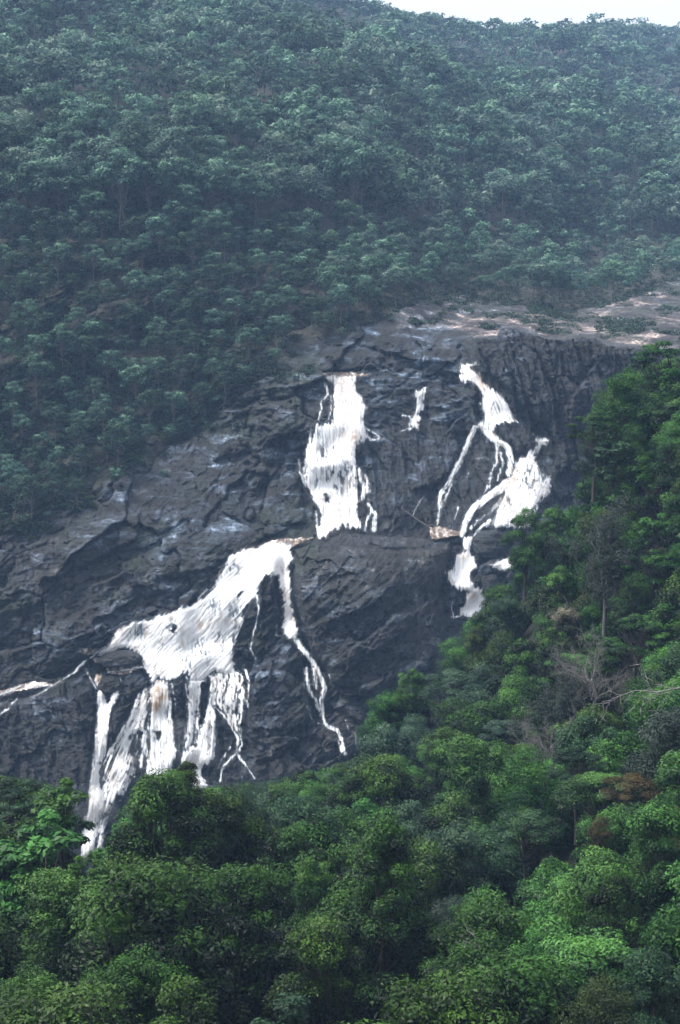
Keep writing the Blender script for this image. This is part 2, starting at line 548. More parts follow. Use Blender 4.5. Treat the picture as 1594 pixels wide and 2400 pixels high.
# bulges that stand out from the cliff: outline, metres towards the viewer, soft edge in pixels
BULGES = [
    (A_((300, 950), (360, 925), (420, 915), (500, 950), (600, 985), (720, 985), (820, 965), (945, 955), (945, 985), (800, 1000), (640, 1015), (500, 1010), (420, 1000), (340, 1010), (290, 1010)), -2.2, 16),
    (S_((660, 1290), (690, 1330), (690, 1400), (735, 1500), (720, 1560), (690, 1480), (655, 1460), (640, 1360)), -4.0, 12),
    (S_((770, 1560), (830, 1510), (900, 1465), (960, 1415), (985, 1430), (950, 1480), (870, 1535), (800, 1590)), 2.2, 8),
    (S_((800, 1620), (900, 1590), (860, 1640), (850, 1700), (790, 1660)), 2.4, 8),
    (S_((330, 1300), (520, 1220), (690, 1235), (600, 1270), (500, 1330), (380, 1360)), 2.4, 10),
    (S_((60, 1280), (180, 1230), (330, 1200), (320, 1260), (200, 1330), (90, 1370)), 2.6, 10),
    (S_((470, 1010), (560, 960), (690, 930), (700, 1010), (600, 1060), (500, 1080)), 2.2, 12),
    (S_((510, 1130), (620, 1090), (700, 1110), (720, 1230), (600, 1240), (520, 1200)), 2.6, 10),
    (S_((560, 1620), (640, 1560), (730, 1610), (740, 1720), (640, 1760), (570, 1720)), 2.5, 8),
    (S_((620, 1760), (760, 1700), (830, 1740), (800, 1830), (650, 1830)), 2.2, 8),
    (S_((730, 775), (800, 760), (900, 770), (990, 790), (1060, 850), (980, 850), (860, 815), (760, 805)), 2.0, 10),
    (S_((690, 1290), (740, 1262), (790, 1238), (850, 1250), (930, 1262), (1010, 1262), (1060, 1272), (1045, 1330), (1035, 1400), (1050, 1460), (1040, 1560),
        (880, 1640), (780, 1600), (740, 1540), (700, 1480), (685, 1380)), 8.5, 34),
    (C_((890, 450), (930, 385), (1030, 370), (1080, 410), (1112, 490), (1060, 500), (1010, 545), (930, 700), (850, 880), (800, 960), (790, 850), (840, 650)), 3.0, 9),
    (C_((-100, 640), (150, 600), (350, 500), (600, 420), (690, 450), (725, 560), (700, 700), (690, 900), (650, 1200), (600, 1500), (300, 1600), (-100, 1600)), 3.0, 14),
    (C_((755, 412), (860, 410), (875, 450), (800, 600), (775, 570)), 2.2, 6),
    (D_((600, 810), (680, 795), (745, 800), (800, 890), (790, 930), (700, 970), (670, 920), (620, 870)), 3.2, 8),
    (A_((300, 120), (340, 80), (430, 55), (530, 70), (600, 110), (560, 160), (400, 178), (300, 178)), 2.6, 8),
    (D_((240, 620), (300, 590), (500, 620), (505, 780), (440, 900), (350, 1050), (250, 1150), (150, 1150), (220, 900), (240, 760)), 2.6, 14),
    (B_((1060, 340), (1110, 270), (1140, 300), (1150, 420), (1125, 520), (1070, 600), (1010, 600), (960, 560), (980, 440)), 2.2, 12),
    (B_((1090, 560), (1180, 530), (1230, 600), (1240, 700), (1260, 850), (1150, 1000), (1040, 1020), (1000, 900), (1030, 700)), 2.4, 14),
    (B_((690, 690), (760, 680), (768, 760), (755, 900), (735, 985), (715, 880)), 1.6, 6),
    ([(1108, 793), (1165, 788)] + RIM[5:15] + [(1700, 1150), (1320, 1100), (1295, 1015), (1240, 975), (1200, 920), (1155, 880), (1118, 840)], 2.5, 6),
    (D_((960, 700), (1060, 560), (1200, 520), (1100, 900), (900, 1100), (850, 980), (900, 800)), 1.8, 20),
    (B_((480, 210), (640, 170), (780, 190), (870, 250), (800, 330), (640, 330), (520, 290)), 1.8, 16),
    (B_((140, 480), (300, 430), (440, 470), (420, 550), (300, 640), (150, 680), (130, 560)), 1.7, 14),
]
GST = 2.4
GU0, GV0 = -300.0, 560.0
gu = np.arange(GU0, 1880, GST); gv = np.arange(GV0, 2110, GST)
GU, GV = np.meshgrid(gu, gv)
D = base_depth(GU, GV)
WPOLY_ALL = []


def bump_features(D):
    for pts, amt, edge in BULGES:
        us = [p[0] for p in pts]; vs = [p[1] for p in pts]
        m = 60
        i0, i1 = np.searchsorted(gu, [min(us) - m, max(us) + m]); j0, j1 = np.searchsorted(gv, [min(vs) - m, max(vs) + m])
        U, V = GU[j0:j1, i0:i1], GV[j0:j1, i0:i1]
        wob = 5 * fbm(U / 26, V / 26, 91, 3)
        s = sdf_poly(U, V, pts) + wob
        x = np.clip(s / edge, 0, 1)
        y = np.clip(s / (edge * 5), 0, 1)
        D[j0:j1, i0:i1] -= amt * (0.62 * np.sqrt(np.maximum(1 - (1 - x) ** 2, 0)) + 0.38 * (1 - (1 - y) ** 2))
    return D


_W = sstep(1106, 1122, GU) * sstep(-1, 3, GV - rimline(GU)) * (1 - sstep(870, 905, GV))
D = D * (1 - _W) + (base_depth(GU, 0 * GV + 905.0) + 2.2 * (905 - GV) / 110) * _W
D = bump_features(D)
X = ray(GU, GV)[0] * D; Z = ray(GU, GV)[1] * D
# regions
SDV = GV - vegline(GU)                                     # > 0 is rock
veg = sstep(12, -16, SDV + 16 * fbm(GU / 30, GV / 30, 5, 3))
plateau = sstep(880, 960, GU) * sstep(3, -4, GV - rimline(GU)) * (1 - veg)
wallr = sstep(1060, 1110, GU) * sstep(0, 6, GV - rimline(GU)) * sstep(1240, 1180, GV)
cent = sstep(0, 30, sdf_poly(GU, GV, S_((680, 1240), (1100, 1240), (1080, 1500), (1050, 1700), (900, 1800), (620, 1900), (560, 1800), (640, 1700), (720, 1560), (680, 1400))))
lowdark = sstep(1560, 1640, GV)
midwall = sstep(0, 40, sdf_poly(GU, GV, S_((830, 1000), (960, 960), (1120, 1010), (1180, 1100), (1080, 1250), (850, 1240))))
lefty = sstep(760, 700, GU) * sstep(1600, 1520, GV) * (1 - veg)
wx = fbm(X / 9, Z / 9, 11, 3)
wz = fbm(X / 9, Z / 9, 23, 3)
wx = wx + .8 * fbm(X / 22, Z / 22, 13, 2) + .35 * fbm(X / 3, Z / 3, 15, 2); wz = wz + .8 * fbm(X / 22, Z / 22, 25, 2) + .35 * fbm(X / 3, Z / 3, 27, 2)
big = 3.4 * fbm(X / 19, Z / 15, 3, 3)
th = math.radians(24)
s1 = (-X * math.sin(th) + Z * math.cos(th))
strata = 1.15 * saw(s1 / 3.9 + 1.0 * wx) + 0.5 * saw(s1 / 1.55 + 1.4 * wz + 0.8 * wx) + 0.22 * saw(s1 / 0.75 + 2 * wx)
cols = 0.55 * saw(X / 2.1 + Z * 0.16 + 1.1 * wx) + 0.4 * ridged(X / 1.6 + Z * .12, Z / 7.5, 41, 3)
th2 = math.radians(38)
s2 = (-X * math.sin(th2) + Z * math.cos(th2))
folds = 0.8 * ridged(s2 / 6 + .5 * wx, (X * math.cos(th2) + Z * math.sin(th2)) / 9, 57, 4) + 0.35 * saw(s2 / 2.3 + 1.2 * wz)
blocky = 0.75 * ridged(X / 5.5 + .5 * wx, Z / 4.2 + .5 * wz, 71, 4)
rs, rt = s1, X * math.cos(th) + Z * math.sin(th)
rs = rs + 5 * fbm(X / 28, Z / 28, 35, 2); rt = rt + 4 * fbm(X / 20, Z / 20, 37, 2)
h1, e1 = blocks(rt / 7.5 + .6 * wx, rs / 3.6 + .6 * wz, 1001)
h2, e2 = blocks(rt / 3.0 + .6 * wz, rs / 1.5 + .5 * wx, 1011)
h3, e3 = blocks(rt / 1.3 + .5 * wx, rs / .75 + .5 * wz, 1021)
v1, f1 = blocks(X / 2.6 + Z * .1 + .4 * wx, Z / 11 + .5 * wz, 1031)
v2, f2 = blocks(X / 1.1 + Z * .08 + .4 * wz, Z / 5 + .5 * wx, 1041)
q1, g1_ = blocks((X * math.cos(th2) + Z * math.sin(th2)) / 6 + .6 * wx, s2 / 2.4 + .5 * wz, 1051)
q2, g2_ = blocks((X * math.cos(th2) + Z * math.sin(th2)) / 2.4 + .6 * wx, s2 / 1.0 + .5 * wz, 1061)
h0, e0 = blocks(rt / 19 + .35 * wx, rs / 10 + .3 * wz, 1071)
rough = .42 + .85 * sstep(-.22, .3, fbm(X / 15, Z / 12, 1091, 3))
gm = .25 + .75 * sstep(-.1, .3, fbm(X / 12, Z / 12, 1081, 2))
facet = 3.4 * h0 + rough * (2.0 * h1 + .95 * h2) + (.5 + .5 * rough) * .46 * h3 - gm * (.35 * (1 - sstep(0, .12, e1)) + .15 * (1 - sstep(0, .12, e2))) - .8 * (1 - sstep(0, .07, e0))
facet_v = 1.8 * v1 + .7 * v2 + .3 * h3 - .5 * (1 - sstep(0, .1, f1))
facet_c = 3.4 * h0 + rough * (1.2 * q1 + .75 * q2) + .35 * h3 - .4 * (1 - sstep(0, .1, g1_))
fine = 0.32 * fbm(X / .9, Z / .9, 83, 3) + 0.16 * ridged(X / 1.5, Z / .8, 87, 3)
smooth_face = np.clip(wallr + midwall * .9 + lowdark * .5, 0, 1)
amp = (1 - smooth_face)
disp = big + amp * (1 - cent) * (strata * 0.55 * rough + blocky * .45 * rough + facet) + cent * (folds * .8 * rough + facet_c) + smooth_face * (1 - cent) * (cols * .8 + facet_v) + fine * (1 - .3 * smooth_face)
disp = disp * (1 - 0.75 * plateau)
DF = D - disp
# plateau: lumpy tops rather than in-and-out relief
LIFT = plateau * (0.9 * ridged(X / 9, D / 13, 101, 4) + 0.5 * saw(D / 9 + X / 30 + wx)) + (1 - plateau) * 0.25 * fbm(X / 3, D / 3, 103, 3)


def smooth_arr(a, r):
    k = np.ones(2 * r + 1) / (2 * r + 1)
    a = np.apply_along_axis(lambda m: np.convolve(np.pad(m, r, 'edge'), k, 'valid'), 1, a)
    return np.apply_along_axis(lambda m: np.convolve(np.pad(m, r, 'edge'), k, 'valid'), 0, a)


DMN = DF.copy()
for _ in range(4):
    q = np.pad(DMN, 1, 'edge')
    DMN = np.minimum.reduce([q[1:-1, 1:-1], q[:-2, 1:-1], q[2:, 1:-1], q[1:-1, :-2], q[1:-1, 2:]])
DS = smooth_arr(smooth_arr(DMN, 5), 4)


def surf(u, v):
    """point on the finished rock face behind photo pixel (u, v)"""
    d = grid_sample(DF, GU0, GV0, GST, u, v)
    x, y, z = at(u, v, d)
    return x, y, z + grid_sample(LIFT, GU0, GV0, GST, u, v)


# ------------------------------------------------------------------ water outlines
def P(pts, lace=0.0, ang=0.0, soft=5, brown=0.0): return ('p', pts, 0, 0, lace, ang, soft, brown)
def R(pts, w0, w1, lace=0.3, ang=0.0, soft=2.6, brown=0.0): return ('r', pts, w0 / 2, w1 / 2, lace, ang, soft, brown)


FALLS = []      # name, label, pieces, holes, brown patches (u, v, r, strength)
FALLS.append(('waterfall', 'broad white waterfall dropping over the upper cliff at the left, widest single fall below the flat lip', [
    P(A_((312, 205), (345, 190), (460, 195), (460, 235), (470, 270), (498, 300), (518, 340), (503, 400), (512, 440), (530, 490), (470, 515), (460, 560), (470, 620), (465, 700),
         (470, 760), (485, 790), (475, 830), (490, 880), (510, 908), (460, 902), (400, 890), (350, 908), (310, 945), (283, 945), (285, 900), (300, 840), (285, 805), (268, 780), (248, 740),
         (225, 705), (217, 660), (230, 600), (234, 520), (250, 490), (262, 440), (290, 415), (345, 415), (355, 350), (350, 290), (355, 240), (325, 225)), .16, .02),
    R(A_((318, 235), (330, 285), (303, 315), (290, 410)), 9, 5, .5), R(A_((345, 290), (348, 350), (330, 410)), 8, 6, .5),
    R(A_((198, 580), (205, 640), (228, 700)), 8, 10, .5), R(A_((508, 440), (553, 462), (568, 488), (525, 494)), 5, 8, .3),
    R(A_((498, 640), (515, 700), (520, 765)), 14, 8, .9), R(A_((475, 640), (500, 720), (480, 780)), 22, 12, .9), R(A_((515, 785), (548, 835), (540, 905)), 9, 14, .4), R(A_((530, 820), (505, 870), (500, 905)), 6, 8, .4),
    R(A_((278, 820), (282, 890), (290, 940)), 6, 8, .5), R(A_((262, 450), (240, 560), (222, 640)), 14, 14, .7)],
    [(A_((310, 742), (325, 735), (338, 760), (332, 780), (318, 770)), 3), (A_((468, 790), (492, 785), (505, 830), (490, 880), (478, 840)), 2)],
    [(740, 1015, 18, -.8), (795, 1115, 46, -.9), (848, 1090, 22, -1), (755, 1065, 22, -.8), (745, 1130, 16, -.8), (830, 1025, 16, .9), (805, 895, 34, .6), (818, 965, 28, .5), (795, 1220, 14, .6), (815, 1135, 14, .5)]))
FALLS.append(('waterfall', 'small isolated white trickle in the middle of the upper cliff', [
    P(A_((735, 265), (780, 256), (788, 272), (768, 310), (773, 345), (745, 378), (763, 400), (748, 442), (700, 450), (702, 430), (710, 400), (722, 382), (732, 340), (722, 290)), .4, .1, 3.5),
    R(A_((672, 382), (720, 384)), 4, 5, .2), R(A_((668, 452), (710, 440)), 4, 5, .2), R(A_((780, 256), (795, 250)), 5, 3, .1)], [], []))
FALLS.append(('waterfall', 'white cascade stepping down the right of the upper cliff below the dark wall', [
    P(A_((925, 137), (1015, 135), (1003, 157), (985, 158), (1030, 190), (1045, 230), (1110, 270), (1150, 310), (1185, 370), (1212, 416), (1130, 418), (1105, 430), (1100, 450), (1060, 465),
         (1035, 450), (1005, 440), (1015, 410), (1045, 395), (1033, 340), (1037, 290), (1020, 255), (990, 225), (940, 220), (912, 210), (945, 185), (935, 150)), .18, -.35, 4),
    R(A_((1005, 435), (975, 510), (940, 590), (890, 670), (850, 740), (840, 830), (832, 885)), 16, 8, .45, .45), R(A_((850, 735), (880, 740), (845, 830)), 10, 5, .8, .3), R(A_((905, 660), (880, 740), (860, 800)), 8, 4, .8, .3),
    R(A_((1050, 445), (1105, 495), (1160, 530), (1170, 600), (1160, 650)), 20, 16, .35, -.4), R(A_((1108, 510), (1106, 590), (1082, 640), (1075, 720)), 13, 5, .6), R(A_((1060, 480), (1035, 560), (1010, 615)), 9, 4, .9, .3),
    R(A_((1010, 580), (1060, 572), (1090, 600)), 3, 3, .6), R(A_((1120, 560), (1135, 600), (1110, 680)), 12, 8, .9), R(A_((785, 735), (745, 790), (722, 840)), 4, 3, .6, .4), R(A_((985, 640), (950, 690)), 6, 3, .9, .4),
    R(A_((1090, 620), (1060, 720), (1000, 790)), 8, 5, .9, .3), R(A_((935, 560), (880, 690), (800, 810)), 5, 3, .9, .5)], [],
    [(1160, 955, 18, -.9), (1200, 980, 14, -.6), (1140, 1000, 16, -.8), (1135, 888, 20, 1.0), (1100, 870, 8, .5)]))
FALLS.append(('waterfall', 'fan-shaped white fall behind the green treetops at the right', [
    P(A_((1268, 465), (1290, 480), (1352, 492), (1310, 520), (1290, 560), (1310, 620), (1350, 665), (1362, 700), (1350, 750), (1300, 780), (1275, 830), (1270, 900), (1080, 900), (1085, 870), (1110, 800),
         (1140, 740), (1150, 690), (1180, 620), (1210, 570), (1260, 540), (1285, 510)), .3, .25, 5),
    R(A_((1160, 690), (1080, 745), (1000, 800), (962, 870), (945, 930)), 24, 14, .3, .7), R(A_((1110, 850), (1040, 890), (1000, 935)), 20, 9, .8, .6), R(A_((1130, 760), (1060, 830), (990, 900)), 16, 10, 1.0, .6),
    R(A_((930, 800), (915, 850), (900, 900)), 5, 4, .8, .2), R(A_((900, 820), (885, 890)), 3, 3, .8, .1)],
    [],
    [(1235, 1120, 32, -1), (1270, 1110, 26, -.9), (1190, 1170, 20, -.8), (1220, 1070, 14, -.6), (1198, 1115, 24, .9), (1180, 1180, 18, .6), (1250, 1030, 10, .4)]))
FALLS.append(('waterfall', 'narrow white chute twisting below the brown pool beside the dark trees', [
    P(A_((950, 937), (1005, 935), (990, 970), (980, 1000), (1015, 1040), (1015, 1075), (985, 1100), (985, 1130), (1010, 1165), (1060, 1172), (1060, 1250), (1010, 1320), (965, 1310), (930, 1300), (932, 1250),
         (962, 1210), (975, 1192), (920, 1180), (885, 1150), (880, 1118), (862, 1100), (900, 1085), (920, 1020), (955, 1000), (950, 960)), .12, .1, 4),
    R(A_((915, 1185), (900, 1240), (905, 1310)), 4, 7, .4), R(A_((895, 1305), (935, 1300)), 5, 5, .2)],
    [(A_((950, 1215), (968, 1220), (955, 1260), (938, 1255)), 2)], [(1085, 1300, 10, .7), (1110, 1395, 14, .8)]))
FALLS.append(('waterfall', 'short white spill showing between a dark boulder and the bright tree at the right', [
    P(A_((1065, 1065), (1110, 1045), (1185, 1022), (1240, 1040), (1180, 1085), (1095, 1085)), .15, 1.1, 4)], [], [(1150, 1325, 10, .3)]))
FALLS.append(('waterfall', 'wide white cascade sweeping diagonally down to the lower left, biggest of all', [
    P(B_((1060, 136), (1110, 122), (1190, 118), (1188, 165), (1205, 195), (1180, 230), (1190, 290), (1193, 380), (1212, 450), (1223, 500), (1214, 533), (1180, 518), (1157, 495), (1152, 440), (1158, 390),
         (1145, 320), (1133, 262), (1112, 262), (1065, 312), (1050, 350), (1010, 385), (985, 440), (958, 520), (952, 580), (965, 640), (975, 665), (930, 665), (880, 655), (850, 670), (830, 690), (770, 705),
         (765, 662), (690, 692), (650, 682), (622, 712), (600, 655), (570, 600), (553, 562), (500, 560), (455, 580), (400, 585), (360, 588), (350, 600), (372, 570), (430, 552), (480, 480), (540, 440), (620, 435),
         (680, 405), (780, 380), (850, 330), (905, 240), (930, 175), (1010, 140)), .10, .75, 5),
    R(B_((1050, 345), (1060, 400), (1040, 480), (1022, 555), (1050, 605)), 7, 4, .6), R(B_((985, 440), (955, 540)), 14, 8, .5, .4), R(B_((845, 320), (805, 355)), 8, 4, .7, .6)],
    [(B_((705, 458), (722, 452), (712, 496), (700, 486)), 2), (B_((975, 330), (998, 318), (960, 370)), 1.5), (B_((1075, 268), (1108, 248), (1090, 296), (1064, 310)), 2)],
    [(320, 1490, 24, -.8), (545, 1330, 16, -.9), (470, 1525, 26, -.9), (520, 1500, 24, -.9), (400, 1470, 16, -.8), (440, 1560, 26, -.8), (545, 1440, 24, -.8), (380, 1520, 20, -.5), (500, 1420, 22, -.7), (595, 1285, 28, .55), (470, 1462, 10, .9), (490, 1460, 8, .8), (285, 1480, 14, .5), (400, 1445, 7, .7), (640, 1262, 20, .5)]))
FALLS.append(('waterfall', 'thin two-headed white fall at the far left, joining the tall veil at the treetops', [
    P(C_((680, 452), (718, 418), (760, 408), (748, 470), (772, 530), (790, 600), (845, 500), (885, 440), (872, 520), (842, 620), (817, 700), (797, 850), (777, 1010), (742, 1100), (740, 1210), (770, 1290),
         (780, 1400), (740, 1480), (715, 1600), (700, 1760), (590, 1760), (600, 1568), (640, 1400), (652, 1200), (672, 1050), (692, 950), (703, 850), (712, 700), (717, 560), (728, 525), (692, 475)), .26, .08, 3.5)],
    [(C_((775, 500), (850, 440), (865, 460), (795, 620)), 2)], [(232, 1590, 10, 1.2), (225, 1700, 20, .35), (215, 1870, 20, .45)]))
FALLS.append(('waterfall', 'transparent fanning veil of water between the thin left fall and the brown-topped fall', [
    P(C_((1110, 495), (1080, 500), (1020, 545), (975, 640), (900, 770), (850, 880), (790, 1000), (750, 1110), (745, 1230), (760, 1350), (720, 1568), (700, 1760), (760, 1700), (800, 1450), (870, 1340), (930, 1270),
         (980, 1150), (1000, 1020), (955, 940), (985, 850), (1040, 830), (1080, 860), (1095, 700)), .6, .38, 5),
    R(C_((1000, 985), (960, 1150), (900, 1300)), 7, 5, .7, .3), R(C_((950, 900), (900, 1080), (830, 1300)), 14, 12, .35, .3), R(C_((1062, 860), (1052, 960), (1040, 1090)), 12, 10, .5), R(C_((1020, 560), (960, 720), (860, 900)), 12, 8, .5, .4), R(C_((1035, 880), (1080, 960), (1075, 1010)), 8, 6, .5), R(C_((1010, 840), (1000, 940), (1030, 1010), (1030, 1090)), 6, 4, .6), R(C_((925, 830), (1000, 790), (1070, 830)), 8, 8, .3, 1.0)],
    [], [(350, 1640, 20, .35)]))
FALLS.append(('waterfall', 'thick white plunge with a brown tinted top, centre of the lower drop', [
    P(C_((1100, 510), (1130, 500), (1150, 445), (1215, 440), (1245, 500), (1262, 600), (1272, 760), (1285, 900), (1315, 970), (1270, 1130), (1230, 1300), (1050, 1300), (1060, 1080), (1090, 950), (1080, 800), (1100, 650)), .14, .0, 5)],
    [(C_((1130, 820), (1175, 830), (1180, 880), (1150, 885)), 2)], [(365, 1725, 18, -1), (345, 1650, 16, -.7), (395, 1680, 18, -.7), (360, 1780, 22, -.5), (374, 1625, 17, 1.6), (368, 1655, 12, 1.2), (352, 1610, 14, .5)]))
FALLS.append(('waterfall', 'streaky white curtains falling at the right of the lower drop above the treetops', [
    P(C_((1378, 430), (1480, 440), (1472, 560), (1462, 700), (1440, 800), (1432, 880), (1400, 940), (1355, 970), (1340, 980), (1352, 900), (1370, 750), (1376, 600)), .3, .03, 5),
    P(C_((1330, 985), (1400, 920), (1480, 930), (1568, 950), (1545, 1020), (1490, 1100), (1500, 1180), (1568, 1240), (1480, 1260), (1300, 1260)), .12, .3, 5),
    P(B_((850, 665), (900, 655), (880, 770), (862, 870), (866, 950), (870, 1000), (850, 1040), (800, 1010), (800, 940), (838, 800)), .36, .02, 5),
    P(B_((740, 1000), (800, 960), (870, 980), (860, 1000), (830, 1040), (815, 1060), (860, 1110), (740, 1110)), .1, 0, 5),
    P(B_((795, 680), (852, 672), (842, 800), (806, 950), (796, 960), (806, 800)), .75, .02, 5), R(B_((868, 800), (872, 900), (860, 1000)), 16, 18, .5),
    R(B_((925, 650), (930, 700), (925, 800)), 8, 5, .6), R(B_((952, 650), (955, 760), (960, 870), (985, 930)), 11, 7, .6), R(B_((985, 660), (990, 760), (985, 860)), 8, 5, .6), R(B_((1000, 640), (1018, 700), (1012, 800)), 6, 4, .5), R(B_((940, 655), (942, 720), (930, 790)), 7, 4, .6), R(B_((970, 655), (975, 730), (972, 800)), 7, 4, .6), P(B_((850, 655), (985, 645), (1010, 760), (985, 900), (960, 900), (930, 860), (890, 820), (870, 800)), .95, 0, 6),
    R(B_((905, 660), (915, 760), (940, 850)), 12, 8, .9), R(B_((880, 795), (930, 850), (975, 930), (967, 985), (912, 1035), (898, 1100)), 5, 7, .3), R(B_((965, 985), (1010, 1040), (1042, 1088)), 8, 5, .3),
    R(B_((985, 880), (988, 950), (968, 990)), 5, 6, .5), R(B_((940, 960), (905, 1010), (890, 1050)), 4, 4, .5), R(B_((1005, 1035), (985, 1100)), 3, 3, .5), R(B_((820, 820), (830, 900), (860, 960)), 14, 14, .8),
    R(B_((1055, 350), (1062, 460), (1070, 480)), 3, 2, .9), R(B_((700, 700), (712, 760), (722, 800)), 4, 3, .7), R(B_((755, 700), (766, 760)), 4, 4, .7)],
    [(C_((1475, 480), (1545, 440), (1530, 600), (1490, 800), (1470, 780)), 2)], [(432, 1600, 10, .2)]))
FALLS.append(('waterfall', 'long thin white stream zigzagging down the right side of the lower rock face', [
    R(B_((1205, 515), (1222, 545), (1265, 595), (1305, 655), (1325, 720), (1312, 770), (1322, 860), (1340, 878), (1380, 890), (1395, 930), (1412, 990)), 14, 10, .3),
    R(B_((1250, 640), (1258, 710), (1285, 760), (1312, 830)), 12, 9, .4), R(B_((1240, 700), (1252, 800), (1280, 855), (1325, 872)), 3, 3, .6), R(B_((1270, 600), (1285, 660), (1290, 720)), 12, 10, .7),
    R(B_((1340, 640), (1350, 692)), 5, 4, .6), R(B_((1410, 850), (1425, 890), (1452, 905), (1456, 965)), 4, 4, .7), R(B_((1260, 700), (1320, 715)), 4, 4, .4), R(B_((1125, 505), (1160, 510)), 3, 4, .4), R(B_((1130, 455), (1130, 500)), 4, 3, .7),
    R(B_((1378, 930), (1395, 975)), 5, 8, .6)],
    [], [(782, 1735, 20, .4)]))
FALLS.append(('waterfall', 'low line of white rapids running across the rocks to the left edge', [
    R(B_((430, 552), (355, 602), (300, 660), (225, 705), (150, 745), (130, 752)), 8, 4, .3, 1.0), R(B_((215, 705), (130, 715), (70, 715), (0, 748), (-60, 760)), 4, 8, .5, 1.2), R(B_((80, 715), (20, 745)), 8, 5, .5, 1),
    R(B_((70, 765), (35, 800), (-30, 850)), 4, 9, .4, .8), R(B_((350, 640), (375, 690), (395, 720)), 4, 7, .4), R(B_((440, 655), (490, 650), (560, 632), (580, 630)), 5, 7, .2, 1.4), R(B_((40, 765), (0, 790)), 3, 4, .5, .8)],
    [], [(60, 1620, 30, .6)]))


def build_fall(name, label, pieces, holes, patches):
    allp = [q for pc in pieces for q in pc[1]]
    st = 1.7
    u0, u1 = min(q[0] for q in allp) - 12, max(q[0] for q in allp) + 12
    v0, v1 = min(q[1] for q in allp) - 12, max(q[1] for q in allp) + 12
    us = np.arange(u0, u1, st); vs = np.arange(v0, v1, st)
    U, V = np.meshgrid(us, vs)
    # wobble of the outline
    Uw = U + 2.2 * fbm(U / 9, V / 9, 201, 3); Vw = V + 2.2 * fbm(U / 9, V / 9, 211, 3)
    dens = np.zeros(U.shape); bodyn = np.zeros(U.shape); line = np.zeros(U.shape); cov = np.full(U.shape, -50.0); streak = np.zeros(U.shape)
    for kd, pts, w0, w1, lace, ang, soft, br in pieces:
        c = sdf_poly(Uw, Vw, pts) if kd == 'p' else sdf_line(Uw, Vw, pts, w0, w1)
        c = c + (2.6 if kd == 'p' else 1.0)
        sa, ca = math.sin(ang), math.cos(ang)
        al = V * ca - U * sa; ac = U * ca + V * sa
        bend = 4 * noise(U / 40, V / 40, 7)
        nz = fbm((ac + bend) / 3.0, al / 34.0, 300, 4, .6) * 1.7
        nb = fbm((ac + bend) / 11.0, al / 60.0, 320, 3) * 1.2
        iso = fbm(U / 5, V / 5, 350, 3) * 1.4
        if kd == 'p': soft = soft * 1.7
        x = np.clip(c / soft, -1, 1.0 + .35 * (kd == 'p') + .25 * (kd == 'r'))
        edge = np.clip(1 - c / (soft * 2.6), 0, 1)
        val = x + (lace * 1.5 + .85 * edge) * ((nz * .55 + iso * .5) * edge + nz * .8 * (1 - edge) + nb * .6) * (1 if kd == 'p' else .6) - lace * 0.2 + .12
        d = sstep(-0.3, 1.5, val) * sstep(-5.5, -0.5, c) * (1 - .2 * lace)
        inner = sstep(-1.5, 3.5, c)
        if lace >= .3 and kd == 'p': d = np.maximum(d, (.40 + .26 * nz + .14 * nb) * inner)
        d = np.maximum(d, sstep(-8, 0, c) * (.20 + .16 * nz))          # spray thrown off the edge
        fk = fbm((ac + bend) / 4.5, al / 12.0, 340, 3) + .35 * nb
        d = d * (1 - .62 * sstep(.42, .68, fk + .25 * edge + .5 * lace - .18))
        ln = fbm((ac + bend) / 2.1, al / 42.0, 370, 3, .6)
        up = d > dens
        line = np.where(up, ln, line)
        streak = np.where(up, nz, streak)
        dens = np.maximum(dens, d)
        bodyn = np.where(up, nb * .55 + nz * .5, bodyn)
        cov = np.maximum(cov, c)
    for pts, soft in holes:
        s = sdf_poly(Uw + 5 * fbm(U / 7, V / 10, 221, 3), Vw + 6 * fbm(U / 7, V / 10, 231, 3), pts)
        dens *= 1 - .9 * sstep(-soft * 2.5, soft * 1.5, s + 3 * streak * .6)
    brown = np.zeros(U.shape)
    mott = np.zeros(U.shape)
    for (pu, pv, r, s) in patches:
        if s < 0:
            mott = np.maximum(mott, -s * np.exp(-((U - pu) ** 2 + ((V - pv) / 1.2) ** 2) / (r * r)))
            continue
        brown = np.maximum(brown, s * np.exp(-((U - pu) ** 2 + ((V - pv) / 1.5) ** 2) / (r * r)))
    mn = fbm(U / 3.6, V / 15.0, 360, 3, .55)
    mm = mott * sstep(-.25, .25, mn)
    bodyn = bodyn - 1.9 * mm
    dens = dens * (1 - .42 * mott * sstep(.0, .35, mn))
    dens = .5 * dens + .5 * smooth_arr(dens, 1)
    d_s = grid_sample(DS, GU0, GV0, GST, U, V); d_f = grid_sample(DF, GU0, GV0, GST, U, V)
    thick = 0.25 + 0.55 * np.clip(cov / 14, 0, 1)
    d = np.minimum(d_s - thick, d_f - 0.12) - 0.10 * streak * np.clip(cov / 5, 0, 1)
    x, y, z = at(U, V, d)
    z = z + grid_sample(LIFT, GU0, GV0, GST, U, V)
    keep = dens > 0.03
    f = grid_faces(len(vs), len(us))
    kf = keep.ravel()[f].any(1)
    f = f[kf]
    used = np.unique(f)
    remap = np.zeros(U.size, np.int32); remap[used] = np.arange(len(used))
    verts = np.stack([x.ravel(), y.ravel(), z.ravel()], 1)[used]
    me = make_mesh(name, verts, remap[f], {'dens': dens.ravel()[used], 'line': (line + .34 * np.clip(cov / 13, 0, 1) - .25 * mott).ravel()[used], 'body': np.clip(.46 + .54 * np.clip(cov / 12, 0, 1) + .42 * bodyn, 0, 1.2).ravel()[used], 'brown': brown.ravel()[used]}, WATER, True)
    return tag(mesh_obj(name, me), label, 'waterfall', kind='structure'), (U, V, dens)


